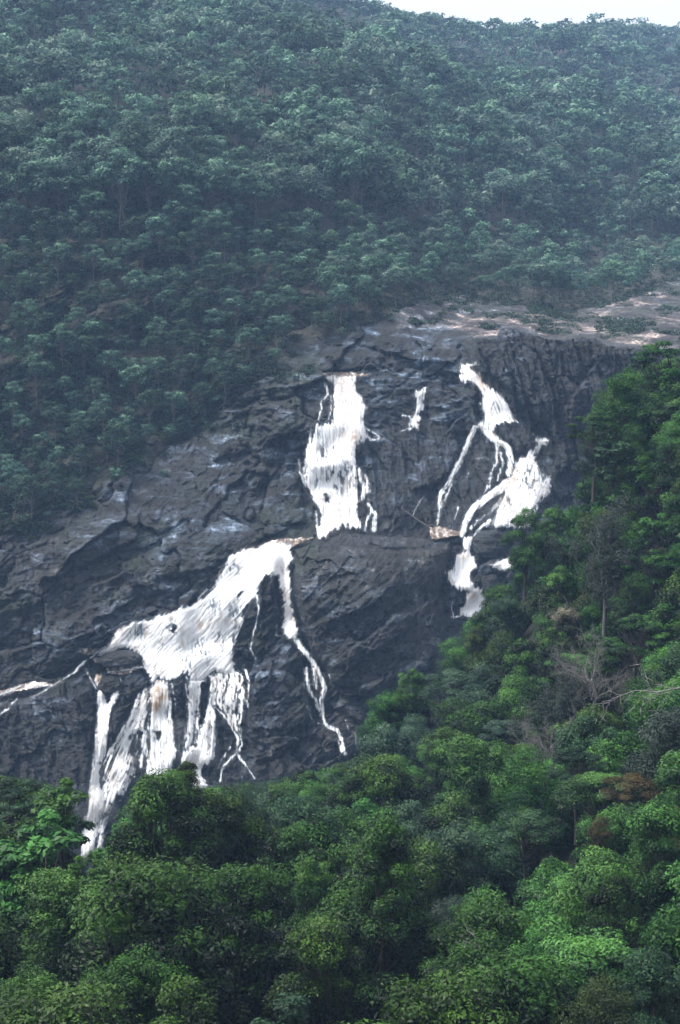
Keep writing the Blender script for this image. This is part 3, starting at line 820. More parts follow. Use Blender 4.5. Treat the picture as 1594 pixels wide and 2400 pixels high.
WETMAP = np.zeros(GU.shape)
for nm, lb, pcs, hl, pt in FALLS:
    _, (U_, V_, dn) = build_fall(nm, lb, pcs, hl, pt)
    i0 = np.clip(np.round((U_ - GU0) / GST).astype(int), 0, GU.shape[1] - 1)
    j0 = np.clip(np.round((V_ - GV0) / GST).astype(int), 0, GU.shape[0] - 1)
    np.maximum.at(WETMAP, (j0.ravel(), i0.ravel()), dn.ravel())
wet = np.clip(smooth_arr(smooth_arr(WETMAP, 9), 7) * 3.0, 0, 1)
wet = np.maximum(wet, 0.75 * sstep(1620, 1700, GV) * sstep(720, 600, GU))
wet = np.maximum(wet, 0.55 * midwall)
wet = np.maximum(wet, wallr * (.8 + .35 * fbm(X / 6, Z / 14, 447, 3)))  # dark rock wall, its albedo lowered further in place of less skylight
rimband = sstep(2, -3, GV - rimline(GU)) * sstep(-34, -16, GV - rimline(GU) + 9 * fbm(GU / 30, GV / 8, 445, 2)) * sstep(1075, 1110, GU) * plateau

# ------------------------------------------------------------------ rock face mesh
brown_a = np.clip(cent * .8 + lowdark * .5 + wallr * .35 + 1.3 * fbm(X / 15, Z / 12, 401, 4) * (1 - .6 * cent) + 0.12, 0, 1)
pale_a = np.clip(rimband * .9 + plateau * (.25 + .95 * sstep(-.25, .25, fbm(X / 16, D / 11, 441, 4) + .35 * saw(D / 7.5 + X / 26 + .8 * wx) - .15)) + sstep(0, 14, sdf_poly(GU, GV, S_((780, 1550), (850, 1500), (960, 1440), (1000, 1400), (1010, 1440), (900, 1520), (800, 1570)))) * .28
                 + sstep(0, 20, sdf_poly(GU, GV, S_((90, 1350), (150, 1320), (175, 1360), (110, 1400)))) * .3
                 + sstep(0, 10, sdf_poly(GU, GV, D_((210, 350), (320, 430), (370, 465), (445, 445), (340, 385), (230, 340)))) * .35, 0, 1)
patch_a = sstep(0.15, 0.5, fbm(X / 7, Z / 5, 431, 4) + .25 * lefty - .1) * (1 - wallr * .5)
patch_a = np.maximum(patch_a, plateau * sstep(-.1, .2, fbm(X / 10, D / 8, 433, 4)) * sstep(1150, 1350, GU))
veg_a = np.clip(veg - .0, 0, 1)
xg, yg, zg = at(GU, GV, DF)
zg = zg + LIFT
keeprow = slice(0, len(gv))
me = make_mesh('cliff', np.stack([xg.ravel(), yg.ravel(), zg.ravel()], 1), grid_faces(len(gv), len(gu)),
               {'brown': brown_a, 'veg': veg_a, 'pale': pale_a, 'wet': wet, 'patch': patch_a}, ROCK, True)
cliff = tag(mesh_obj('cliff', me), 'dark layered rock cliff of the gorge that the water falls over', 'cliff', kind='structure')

# ------------------------------------------------------------------ forested hillside terrain above the cliff
SKY_U = [-380, 0, 400, 780, 860, 950, 1000, 1150, 1300, 1440, 1594, 1990]
SKY_V = [-400, -250, -115, 20, 40, 56, 62, 84, 90, 92, 94, 96]
hu = np.arange(-370, 1985, 14.0)
tt = np.linspace(0, 1, 90) ** 1.15
skyv = np.interp(hu, SKY_U, SKY_V)
HV = skyv[None] + tt[:, None] * (570 - skyv[None])
HU = np.repeat(hu[None], len(tt), 0)
HD = base_depth(HU, HV)
hx, hy, hz = at(HU, HV, HD)
hz = hz + relief(hx, hy)
# back slope beyond the ridge
bx = hx[:1].repeat(3, 0) * np.array([[1.1], [1.3], [1.9]]); by = hy[:1].repeat(3, 0) * np.array([[1.1], [1.3], [1.9]])
bz = hz[:1].repeat(3, 0) * np.array([[1.02], [0.9], [0.6]])
hx = np.concatenate([bx[::-1], hx]); hy = np.concatenate([by[::-1], hy]); hz = np.concatenate([bz[::-1], hz])
ones = np.ones(hx.size)
me = make_mesh('hillside', np.stack([hx.ravel(), hy.ravel(), hz.ravel()], 1), grid_faces(*hx.shape),
               {'brown': 0 * ones, 'veg': ones, 'pale': 0 * ones, 'wet': 0 * ones, 'patch': 0 * ones}, ROCK, True)
tag(mesh_obj('hillside', me), 'long forested hillside rising behind the falls', 'hillside', kind='structure')


# ------------------------------------------------------------------ brown pools
def pool(pts, label, push=1.5):
    us = [p[0] for p in pts]; vs = [p[1] for p in pts]
    st = 2.0
    U, V = np.meshgrid(np.arange(min(us) - 4, max(us) + 5, st), np.arange(min(vs) - 4, max(vs) + 5, st))
    s = sdf_poly(U, V, pts) + 2.0 * fbm(U / 8, V / 5, 601, 2)
    d = grid_sample(DF, GU0, GV0, GST, U, V)
    dm = np.minimum(grid_sample(DS, GU0, GV0, GST, U, V), d) - 0.3
    x, y, z = at(U, V, dm)
    z = z + grid_sample(LIFT, GU0, GV0, GST, U, V)
    f = grid_faces(*U.shape)
    f = f[(s.ravel()[f] > 0).all(1)]
    used = np.unique(f); rm = np.zeros(U.size, np.int32); rm[used] = np.arange(len(used))
    me = make_mesh('pool', np.stack([x.ravel(), y.ravel(), z.ravel()], 1)[used], rm[f], None, POOL, True)
    tag(mesh_obj('pool', me), label, 'pool', kind='structure')


pool(A_((795, 895), (830, 890), (875, 893), (965, 915), (925, 936), (860, 948), (800, 948)), 'small brown pool below the right-hand cascade')
pool(A_((290, 184), (400, 178), (545, 190), (470, 206), (400, 205), (330, 215), (312, 200)), 'brown lip of water above the broad upper fall')
pool(B_((1040, 138), (1120, 112), (1200, 104), (1300, 100), (1235, 122), (1190, 145), (1120, 150)), 'shallow brown pool feeding the wide diagonal cascade')
pool(B_((310, 550), (360, 556), (430, 558), (400, 575), (350, 590), (330, 570)), 'narrow brown pool at the left end of the wide cascade')
pool(B_((365, 592), (440, 596), (500, 596), (460, 612), (430, 632), (385, 615)), 'brown pool in front of the pale boulder at the lower left')
pool(B_((430, 640), (500, 628), (580, 622), (570, 640), (500, 668), (440, 660)), 'brown shelf of water feeding the thin two-headed fall')
pool(B_((-20, 735), (60, 712), (140, 686), (215, 700), (130, 722), (60, 735), (-20, 760)), 'brown shallow water behind the rapids at the left edge')


# ------------------------------------------------------------------ loose boulders
def boulder(u, v, rx, ry, rz, seed, label, brown=.2, pale=0.0, push=0.6, wetv=.4):
    import bmesh
    bm = bmesh.new()
    bmesh.ops.create_icosphere(bm, subdivisions=5, radius=1)
    co = np.array([q.co[:] for q in bm.verts])
    fa = np.array([[q.index for q in f.verts] for f in bm.faces])
    bm.free()
    n = co.copy()
    r = 1 + .22 * fbm(n[:, 0] * 1.6 + n[:, 1], n[:, 2] * 1.6 + n[:, 1] * .7, seed, 4) + .12 * ridged(n[:, 0] * 2 + n[:, 1], n[:, 2] * 3, seed + 3, 3)
    co = n * r[:, None]
    co = np.sign(co) * np.abs(co) ** 0.85
    co[:, 2] = np.where(co[:, 2] < 0, co[:, 2] * .7, co[:, 2])
    co = co * np.array([rx, ry, rz])
    o1 = np.ones(len(co))
    me = make_mesh('boulder', co, fa, {'brown': brown * o1, 'veg': 0 * o1, 'pale': pale * o1, 'wet': wetv * o1, 'patch': 0 * o1}, ROCK, True)
    x, y, z = surf(u, v)
    o = mesh_obj('boulder', me, None, (float(x), float(y) - push, float(z)))
    o.rotation_euler.z = seed * 1.3
    return tag(o, label, 'boulder')


boulder(283, 1545, 3.6, 2.2, 1.5, 5, 'grey wedge-shaped boulder on the brown pool left of the wide cascade', .3, .12, .9, .2)
boulder(1143, 1372, 2.2, 1.8, 2.2, 9, 'dark round boulder between the narrow chute and the short white spill', .1, .0, .8)
boulder(258, 1606, 2.0, 1.6, 1.9, 12, 'dark knob of rock splitting the thin two-headed fall', .5, 0, .7, .8)
boulder(1150, 1285, 4.0, 3.0, 3.4, 15, 'large dark boulder right of the pool outlet above the bright tree', .4, 0, .3, .7)


for i, (u_, v_, sx, sz, lb) in enumerate([
        (512, 578, 1.6, 1.5, 'pale grey outcrop among gum trees high above the upper falls'), (548, 592, 1.1, 1.2, 'small pale outcrop right beside the pale grey outcrop on the slope'),
        (424, 688, .8, 1.6, 'narrow upright pale rock on the brown slope left of centre'), (488, 690, .7, 1.8, 'tall thin pale rock above the brown rock face'),
        (520, 702, .8, 2.2, 'long vertical pale rock streak on the wooded slope'), (592, 716, .9, 2.0, 'vertical pale rock at the right of the wooded brown face'),
        (612, 748, .9, 1.4, 'pale jagged rock just above the bare rocks left of the upper fall'), (175, 615, .7, .6, 'small pale rock on the slope near the left edge'),
        (112, 662, .6, .5, 'tiny pale rock lowest of the pair near the left edge'), (258, 745, .7, .6, 'small grey rock on the brown slope'),
        (706, 738, 1.3, .9, 'bluish rock at the forest edge above the upper fall'), (575, 690, .7, 1.3, 'slim pale rock between the two tall pale rocks')]):
    boulder(u_, v_, sx, 1.0, sz, 40 + i, lb, .7, .55, .1, .0)

# ------------------------------------------------------------------ trees
def tube(pts, rads, sides=6):
    pts = np.asarray(pts, float)
    V, Fc = [], []
    for i, p in enumerate(pts):
        t = pts[min(i + 1, len(pts) - 1)] - pts[max(i - 1, 0)]
        t = t / (np.linalg.norm(t) + 1e-9)
        a = np.cross(t, (0.31, 0.95, 0.1)); a /= np.linalg.norm(a) + 1e-9
        b = np.cross(t, a)
        for s in range(sides):
            an = 2 * math.pi * s / sides
            V.append(p + rads[i] * (a * math.cos(an) + b * math.sin(an)))
    for i in range(len(pts) - 1):
        for s in range(sides):
            s2 = (s + 1) % sides
            Fc.append((i * sides + s, i * sides + s2, (i + 1) * sides + s2, (i + 1) * sides + s))
    return np.array(V), np.array(Fc)


def join(parts):
    V, Fc, o = [], [], 0
    for v, f in parts:
        V.append(v); Fc.append(f + o); o += len(v)
    return np.concatenate(V), np.concatenate(Fc)


def leaves(rng, centers, radii, tints, per, size, flat=0.75, droop=0.0, upw=0.5):
    """leaf quads on the shells of clumps; returns verts, quads, tint"""
    n = len(centers)
    idx = np.repeat(np.arange(n), per)
    m = len(idx)
    d = rng.normal(size=(m, 3)); d /= np.linalg.norm(d, axis=1)[:, None]
    low = (d[:, 2] < -0.35) & (rng.random(m) < .75)
    d[low, 2] *= -0.6
    r = radii[idx] * (0.55 + 0.5 * rng.random(m) ** 0.6)
    p = centers[idx] + d * r[:, None] * np.array([1, 1, flat])
    p[:, 2] -= droop * (np.hypot(d[:, 0], d[:, 1])) * radii[idx] * rng.random(m)
    nm = d * 0.7 + np.array([0, 0, upw]) + rng.normal(size=(m, 3)) * 0.36
    nm /= np.linalg.norm(nm, axis=1)[:, None]
    t = np.cross(nm, rng.normal(size=(m, 3))); t /= np.linalg.norm(t, axis=1)[:, None]
    b = np.cross(nm, t)
    s = size * (0.6 + 0.8 * rng.random(m))[:, None]
    L, W = t * s, b * s * 0.42
    q = np.stack([p - L, p - L * .1 + W, p + L, p - L * .1 - W], 1)
    q[:, 2] -= nm * s * .2
    tint = np.clip(tints[idx] + rng.normal(size=m) * .08 + .24 * np.clip(d[:, 2], 0, 1), 0, 1)  # upper leaves of a clump lighter: yellow-green tips plus painted top light
    return q.reshape(-1, 3), np.arange(m * 4).reshape(-1, 4), np.repeat(tint, 4)


def crown_shape(rng, R, H, z0, n, rc, kind='dome'):
    """clump centres in a crown of radius R from z0 to z0 + H"""
    c = []
    if kind == 'multi':
        k = int(rng.integers(6, 9))
        lob, lr = [], []
        for i in range(k):
            zr = .14 + .72 * (i + rng.uniform(0, .6)) / k
            a = i * 2.4 + rng.uniform(-.6, .6)
            rr = R * rng.uniform(.38, .6) * (1 - .45 * zr ** 2)
            lob.append(np.array([rr * math.cos(a), rr * math.sin(a), z0 + H * zr])); lr.append(R * rng.uniform(.36, .50) * (1 - .2 * zr))
        lob.append(np.array([rng.normal() * .4, rng.normal() * .4, z0 + H * .84])); lr.append(R * .36)
    tries = 0
    while len(c) < n:
        tries += 1
        if kind == 'multi':
            i = rng.integers(0, len(lob))
            d = rng.normal(size=3); d /= np.linalg.norm(d)
            if d[2] < -.65: continue
            q = lob[i] + d * lr[i] * np.array([1, 1, 1.0]) * rng.uniform(.6, 1)
            q[2] = min(q[2], z0 + H * .96)
            if tries > 4000 or all(np.linalg.norm(q - e) > rc * .6 for e in c): c.append(q)
            continue
        d = rng.normal(size=3); d /= np.linalg.norm(d)
        if d[2] < -0.35: continue
        k = 0.45 + 0.5 * rng.random() ** 0.5
        if kind == 'cone':
            zz = rng.random() ** 1.2
            rr = R * (1 - zz) ** .5 * (0.5 + .45 * rng.random())
            an = rng.random() * 6.283
            q = np.array([rr * math.cos(an), rr * math.sin(an), z0 + H * zz * .95])
        elif kind == 'umbrella':
            an = rng.random() * 6.283; rr = R * rng.random() ** .5 * .9
            q = np.array([rr * math.cos(an), rr * math.sin(an), z0 + H * (.85 - .5 * (rr / R) ** 2 + .15 * rng.random())])
            if rng.random() < .3: q[2] -= H * .4
        else:
            q = np.array([d[0] * R * k, d[1] * R * k, z0 + H * (.35 + .6 * d[2] * k)])
        if all(np.linalg.norm((q - e) * (1, 1, 1.2)) > rc * .62 for e in c) or rng.random() < .12:
            c.append(q)
    return np.array(c)


def tree_proto(name, seed, R=3.6, H=7.5, trunk_h=5.5, n=26, rc=1.3, per=420, leaf=.135, kind='dome', flat=.72, upw=.5, bark='brown', leafmat='deep',
               tr=0.22, limbs=True, droop=0.0, tintb=.38, sides=6):
    rng = np.random.default_rng(seed)
    C = crown_shape(rng, R, H, trunk_h, n, rc, kind)
    rad = rc * (0.7 + .55 * rng.random(len(C)))
    tints = np.clip(tintb + .22 * rng.normal(size=len(C)) * .7 + .25 * (C[:, 2] - C[:, 2].min()) / (np.ptp(C[:, 2]) + .1), 0, 1)  # lighter up the crown: young tips, plus top light painted into the tint
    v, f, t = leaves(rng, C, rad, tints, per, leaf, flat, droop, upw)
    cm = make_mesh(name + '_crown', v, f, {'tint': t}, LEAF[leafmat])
    parts = []
    lean = rng.normal(size=2) * .5
    top = np.array([lean[0], lean[1], trunk_h + H * .45])
    mid = np.array([lean[0] * .2 + rng.normal() * .2, lean[1] * .2 + rng.normal() * .2, trunk_h * .55])
    parts.append(tube([(0, 0, -2.5), (0, 0, 0), mid, (top + mid) / 2 + rng.normal(size=3) * .15, top], [tr * 1.5, tr * 1.2, tr * .9, tr * .65, tr * .3], sides))
    if limbs:
        for q in C[:: 1 if n < 30 else 2]:
            s = mid + (top - mid) * (.15 + .75 * rng.random())
            m_ = (s + q) / 2 + np.array([0, 0, -.15 * np.linalg.norm(q - s)]) + rng.normal(size=3) * .15
            parts.append(tube([s, m_, q], [tr * .42, tr * .26, tr * .1], 5))
    v, f = join(parts)
    tm = make_mesh(name + '_trunk', v, f, None, BARK[bark], True)
    return {'crown': cm, 'trunk': tm, 'top': trunk_h + H, 'R': R}


def dead_proto(name, seed, H=10, spread=4.0, bark='dead', n1=9, twig=5, leafy=None, along=None):
    rng = np.random.default_rng(seed)
    parts = []; tips = []
    trunk = [np.array([0, 0, -2.]), np.array([0, 0, 0.]), np.array([.3, .1, H * .35]), np.array([.1, -.3, H * .6]), np.array([.5, .2, H * .85])]
    parts.append(tube(trunk, [.24, .2, .15, .11, .05], 6))

    def grow(p, d, L, r, lev):
        pts = [p]; rr = [r]
        k = 4
        for i in range(k):
            d = d + rng.normal(size=3) * .22 + np.array([0, 0, .10]); d /= np.linalg.norm(d)
            pts.append(pts[-1] + d * L / k); rr.append(r * (1 - .75 * (i + 1) / k))
            if lev < 3:
                for _ in range(2 if lev else 1):
                    dd = d + rng.normal(size=3) * .75; dd /= np.linalg.norm(dd)
                    grow(pts[-1], dd, L * .5, max(rr[-1] * .6, .014), lev + 1)
        tips.append(pts[-1])
        parts.append(tube(pts, rr, 4 if lev < 2 else 3))
    for i in range(n1):
        t = .3 + .6 * rng.random()
        s = trunk[1] + (trunk[4] - trunk[1]) * t
        an = rng.random() * 6.283
        d = np.array([math.cos(an), math.sin(an), .55 + .4 * rng.random()]); d /= np.linalg.norm(d)
        grow(s, d, spread * (.7 + .5 * rng.random()), .075, 0)
    v, f = join(parts)
    tm = make_mesh(name + '_trunk', v, f, None, BARK[bark], True)
    pr = {'trunk': tm, 'top': H, 'R': spread}
    if leafy:
        tips = np.array(tips)
        sel = tips[rng.random(len(tips)) < .6]
        v, f, t = leaves(rng, sel, np.full(len(sel), .45), np.full(len(sel), .5) + .2 * rng.normal(size=len(sel)), leafy[1], .11, .8)
        pr['crown'] = make_mesh(name + '_crown', v, f, {'tint': t}, LEAF[leafy[0]])
    return pr


def place(proto, x, y, z_top, scale, rz, name, label, cat, group=None, leafmat=None, sxy=1.0, base_only=False):
    """a tree whose top stands at z_top: an Empty at its base with trunk and crown"""
    z = z_top - proto['top'] * scale
    e = empty(name, (x, y, z))
    e.rotation_euler.z = rz
    e.scale = (scale * sxy, scale * sxy, scale)
    t = mesh_obj('trunk', proto['trunk'], e)
    if 'crown' in proto:
        c = mesh_obj('crown', proto['crown'], e)
        if leafmat:
            c.material_slots[0].link = 'OBJECT'
            c.material_slots[0].material = LEAF[leafmat]
    tag(e, label, cat, group)
    return e


# --- the near bank: canopy surface read off as (u, v, distance)
CAN = np.array([
    (1594, 790, 215), (1850, 690, 215), (1500, 850, 212), (1420, 950, 208), (1350, 1150, 208), (1220, 1215, 212), (1140, 1370, 208), (1070, 1450, 205), (950, 1590, 198),
    (870, 1640, 192), (850, 1760, 180), (650, 1840, 165), (560, 1850, 150), (430, 1830, 124), (250, 1920, 126), (190, 2020, 128), (120, 1850, 128), (0, 1840, 128), (-200, 1820, 128),
    (1594, 1100, 190), (1350, 1400, 190), (1594, 1500, 150), (1350, 1700, 158), (1150, 1600, 185), (1100, 1800, 158), (900, 1900, 150), (700, 2000, 122), (950, 2000, 120),
    (1594, 2000, 110), (1300, 2050, 118), (1100, 2100, 112), (400, 2000, 107), (100, 2050, 107), (-200, 2050, 107), (1850, 2000, 100), (1850, 1500, 135), (1850, 1100, 175),
    (1594, 2400, 82), (1200, 2400, 84), (800, 2400, 80), (400, 2400, 78), (0, 2400, 78), (-250, 2400, 78), (1850, 2400, 78)], float)
cx, cy, cz = at(CAN[:, 0], CAN[:, 1], CAN[:, 2])
_Pc = np.stack([cx, cy], 1) / 60.0
_sc = tps_fit(_Pc, cz, 0.02)


def canopy_z(x, y): return tps_eval(_sc, _Pc, np.asarray(x) / 60.0, np.asarray(y) / 60.0)


NEARLINE = S_((-300, 1795), (0, 1805), (60, 1815), (120, 1825), (165, 1850), (182, 1975), (210, 1995), (240, 1905), (300, 1860), (345, 1825), (420, 1815), (470, 1840), (560, 1835), (650, 1800), (760, 1775),
              (800, 1790), (840, 1700), (870, 1620), (940, 1590), (1010, 1570), (1035, 1500), (1062, 1462), (1122, 1395), (1165, 1335), (1178, 1215), (1220, 1195), (1290, 1195), (1330, 1130),
              (1345, 1050), (1365, 985), (1385, 920), (1430, 880), (1500, 835), (1560, 790), (1594, 772), (1900, 690))


def nearline(u): return np.interp(u, [p[0] for p in NEARLINE], [p[1] for p in NEARLINE])


# ground under the near trees, dropping into the gorge
gpx, gpy, gpz = [], [], []
for a, b, c in zip(cx, cy, cz):
    gpx.append(a); gpy.append(b); gpz.append(c - 11.5)
for a, b, c in [(0, -6, -2), (0, 6, -9), (-40, 0, -10), (40, 0, -8), (0, 25, -36), (-40, 30, -38), (50, 30, -34), (-70, 60, -44), (80, 60, -38), (-70, 110, -46), (90, 110, -34), (95, 180, -20),
                (-60, 170, -85), (-20, 185, -92), (0, 235, -98), (-60, 240, -104), (-60, 330, -104), (0, 325, -103), (20, 250, -90), (60, 300, -88), (100, 240, -50), (100, 330, -85), (45, 240, -60), (75, 235, -35)]:
    gpx.append(a); gpy.append(b); gpz.append(c)
_Pg = np.stack([gpx, gpy], 1) / 60.0
_sg = tps_fit(_Pg, np.array(gpz), 0.03)
nx, ny = np.meshgrid(np.arange(-90, 121, 1.6), np.arange(-14, 336, 1.6))
nz_ = tps_eval(_sg, _Pg, nx / 60.0, ny / 60.0) + .6 * fbm(nx / 6, ny / 6, 701, 4)
me = make_mesh('ground', np.stack([nx.ravel(), ny.ravel(), nz_.ravel()], 1), grid_faces(*nx.shape)[:, ::-1], None, EARTH, True)
tag(mesh_obj('ground', me), 'dark forest floor of the near bank falling into the gorge', 'ground', kind='structure')

PR = {
    'dome1': tree_proto('broadleaf', 11, H=11, trunk_h=2.5, n=60, rc=.95, per=300, kind='multi', flat=.85, upw=.4, leaf=.125),
    'dome2': tree_proto('broadleaf', 12, R=4.0, H=11, trunk_h=2.5, n=68, rc=1.0, per=300, kind='multi', flat=.85, upw=.4, leaf=.125),
    'dome3': tree_proto('broadleaf', 13, R=3.3, H=12.5, trunk_h=2.5, n=62, rc=.9, per=300, kind='multi', flat=.85, upw=.4, leaf=.12),
    'big': tree_proto('broadleaf', 14, R=5.0, H=13, trunk_h=2.5, n=100, rc=1.08, per=320, kind='multi', flat=.85, upw=.4, leaf=.125),
    'cone': tree_proto('conical', 15, R=3.6, H=12, trunk_h=2.5, n=80, rc=.95, per=320, leaf=.12, kind='cone', flat=.9, upw=.4, tintb=.42),
    'sparse': tree_proto('sparse', 16, R=3.2, H=9.5, trunk_h=3.5, n=24, rc=.85, per=230, leaf=.18, kind='dome', upw=.8),
    'umb': tree_proto('spreading', 17, R=4.0, H=4.0, trunk_h=7.5, n=26, rc=1.0, per=340, leaf=.13, kind='umbrella', flat=.45, upw=.9),
    'layer': tree_proto('spreading', 18, R=3.8, H=6.0, trunk_h=5.5, n=26, rc=.95, per=340, leaf=.15, kind='dome', flat=.4, upw=.9),
    'fine': tree_proto('feathery', 19, R=3.6, H=9.5, trunk_h=3, n=56, rc=1.0, per=360, leaf=.09, kind='multi', flat=.85, upw=.4),
    'big_leaf': tree_proto('largeleaf', 20, R=2.6, H=7.0, trunk_h=4.5, n=20, rc=.85, per=150, leaf=.24, kind='dome', flat=.6, upw=.9, tintb=.5),
    'bush': tree_proto('bush', 21, R=2.4, H=3.4, trunk_h=1.2, n=14, rc=1.0, per=300, leaf=.13, kind='dome'),
}
DEAD = [dead_proto('bare', 31), dead_proto('bare', 32, H=9, spread=4.8, n1=12), dead_proto('bare', 33, H=10, spread=3.6, leafy=('grey', 9), n1=12)]

occupied = []     # x, y, r


def by_pixel(proto, u, v, Y, Rpx, name, label, cat, leafmat=None, group=None, rz=None, squash=1.0):
    """tree whose top shows at photo pixel (u, v), distance Y, crown half width Rpx pixels"""
    x, y, z = at(u, v, Y)
    s = (Rpx / F * Y) / proto['R']
    zs = s * squash
    z0 = float(z) - proto['top'] * zs
    e = place(proto, float(x), float(y), float(z), zs, random.random() * 6.28 if rz is None else rz, name, label, cat, group, leafmat, sxy=1 / squash)
    occupied.append((float(x), float(y), Rpx / F * Y))
    return e


T = 'rainforest_tree'
FEAT = [
    ('big', 385, 1812, 118, 175, T, 'big dark green tree in front of the lower falls, top of the foreground canopy', 'deep'),
    ('dome3', 440, 1778, 121, 52, T, 'small dark round treetop silhouetted against the white foot of the falls', 'deep'),
    ('sparse', 352, 1808, 119, 48, T, 'light green wispy treetop left of the small dark top at the foot of the falls', 'lime'),
    ('big_leaf', 148, 1812, 118, 72, T, 'light green large-leaved tree left of the base of the thin far-left fall', 'lime'),
    ('layer', 22, 1808, 121, 85, T, 'blue-green layered tree at the left edge of the foreground', 'blue'),
    ('big_leaf', 205, 1992, 108, 45, T, 'small pale green treetop directly below the base of the thin far-left fall', 'lime'),
    ('cone', 905, 1905, 103, 125, T, 'tall dense pointed tree with yellow-green tips at bottom centre', 'deep'),
    ('dome3', 725, 2000, 114, 75, T, 'light yellow-green rounded tree left of the tall dense pointed tree', 'lime'),
    ('dome2', 610, 1905, 128, 95, T, 'mid green tree right of the biggest foreground tree', 'deep'),
    ('fine', 560, 1835, 150, 85, T, 'soft blue-green crown right below the foot of the streaky curtains', 'blue'),
    ('big', 1090, 1725, 150, 125, T, 'broad glossy green tree with layered leaves in the middle of the right slope', 'emerald'),
    ('fine', 1255, 1755, 145, 110, T, 'grass-green feathery dome on the middle of the right slope', 'lime'),
    ('umb', 1480, 1815, 128, 85, T, 'rusty brown-leaved tree on the right slope near the edge', 'rusty'),
    ('fine', 1405, 1915, 122, 38, T, 'small rusty brown crown below the larger rusty tree', 'rusty'),
    ('dome2', 1560, 1865, 112, 120, T, 'glossy mid green tree at the right edge below the rusty tree', 'emerald'),
    ('fine', 1075, 2105, 112, 90, T, 'dull grey-leaved tree right of the tall dense pointed tree', 'grey'),
    ('dome1', 1265, 2178, 98, 95, T, 'glossy pale-edged tree low on the right of the foreground', 'emerald'),
    ('dome2', 1545, 2225, 88, 120, T, 'bright blue-green tree in the bottom right corner', 'blue'),
    ('fine', 1400, 2290, 86, 130, T, 'olive green feathery tree at the bottom right', 'olive'),
    ('dome1', 1232, 1188, 206, 56, T, 'bright emerald tree directly below the fan-shaped fall', 'emerald'),
    ('dome2', 1310, 1185, 208, 52, T, 'bright green small tree right of the emerald tree below the fan-shaped fall', 'emerald'),
    ('dome3', 1315, 1320, 198, 50, T, 'bright green upright tree at the middle of the right slope edge', 'emerald'),
    ('dome3', 965, 1562, 198, 42, T, 'small tree with a light green top beside the brown folded rock', 'emerald'),
    ('dome2', 905, 1618, 192, 62, T, 'green rounded tree at the lower left end of the right slope', 'emerald'),
    ('layer', 1395, 950, 205, 62, T, 'yellow-green layered tree leaning out over the dark wall', 'lime'),
    ('big_leaf', 1440, 1000, 202, 55, T, 'blue-green glossy tree below the yellow-green tree at the cliff wall', 'blue'),
    ('dome2', 1470, 862, 210, 75, T, 'yellow-green spreading tree on the upper right skyline of the near bank', 'lime'),
    ('layer', 1565, 780, 214, 85, T, 'topmost yellow-green tree at the right edge', 'lime'),
    ('dome2', 1332, 1415, 190, 60, T, 'tree dotted with cream coloured blossom on the right slope', 'cream'),
    ('layer', 1495, 1425, 165, 75, T, 'bright layered tree right of the cream blossom tree', 'emerald'),
    ('layer', 1355, 1735, 140, 70, T, 'pale blue-green flat-layered tree right of the grass-green dome', 'blue'),
    ('umb', 1240, 1900, 128, 90, T, 'mint green layered tree under the grass-green dome', 'blue'),
    ('fine', 1170, 1480, 196, 90, T, 'dull green sprawling tree hanging over the shadowed hollow', 'deep'),
    ('dome3', 1120, 1462, 203, 50, T, 'green tree on the edge just below the narrow chute', 'olive'),
    ('big', 120, 2040, 106, 165, T, 'broad dark tree with glossy blue-green highlights at the lower left', 'emerald'),
    ('big', 560, 2030, 104, 190, T, 'broad dense dark tree in the middle of the foreground', 'deep'),
    ('big', 330, 2230, 90, 190, T, 'broad dark tree at the bottom left of centre', 'deep'),
    ('big', 760, 2160, 94, 165, T, 'dense tree with yellow tips at the bottom centre below the pointed tree', 'deep'),
    ('fine', 395, 2020, 108, 70, T, 'blue-green tree between the two broad dark lower left trees', 'blue'),
    ('dome1', 1440, 2040, 104, 95, T, 'dark green glossy tree left of the right edge, below the mid slope', 'deep'),
    ('dome2', 50, 2260, 86, 130, T, 'glossy dark tree in the bottom left corner', 'emerald'),
]
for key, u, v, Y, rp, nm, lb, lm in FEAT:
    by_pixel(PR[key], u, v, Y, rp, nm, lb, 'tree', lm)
DT = 'bare_tree'
by_pixel(DEAD[0], 1395, 1540, 168, 95, DT, 'pale grey leafless tree spreading twigs in the middle of the right slope', 'dead tree')
by_pixel(DEAD[1], 1275, 1725, 150, 80, DT, 'pale leafless tree beside the grass-green dome', 'dead tree')
by_pixel(DEAD[2], 1420, 1240, 186, 95, DT, 'grey half-bare tree high on the right slope', 'dead tree')
by_pixel(DEAD[2], 1340, 1590, 172, 80, DT, 'hazy grey twiggy tree left of the pale leafless tree', 'dead tree')


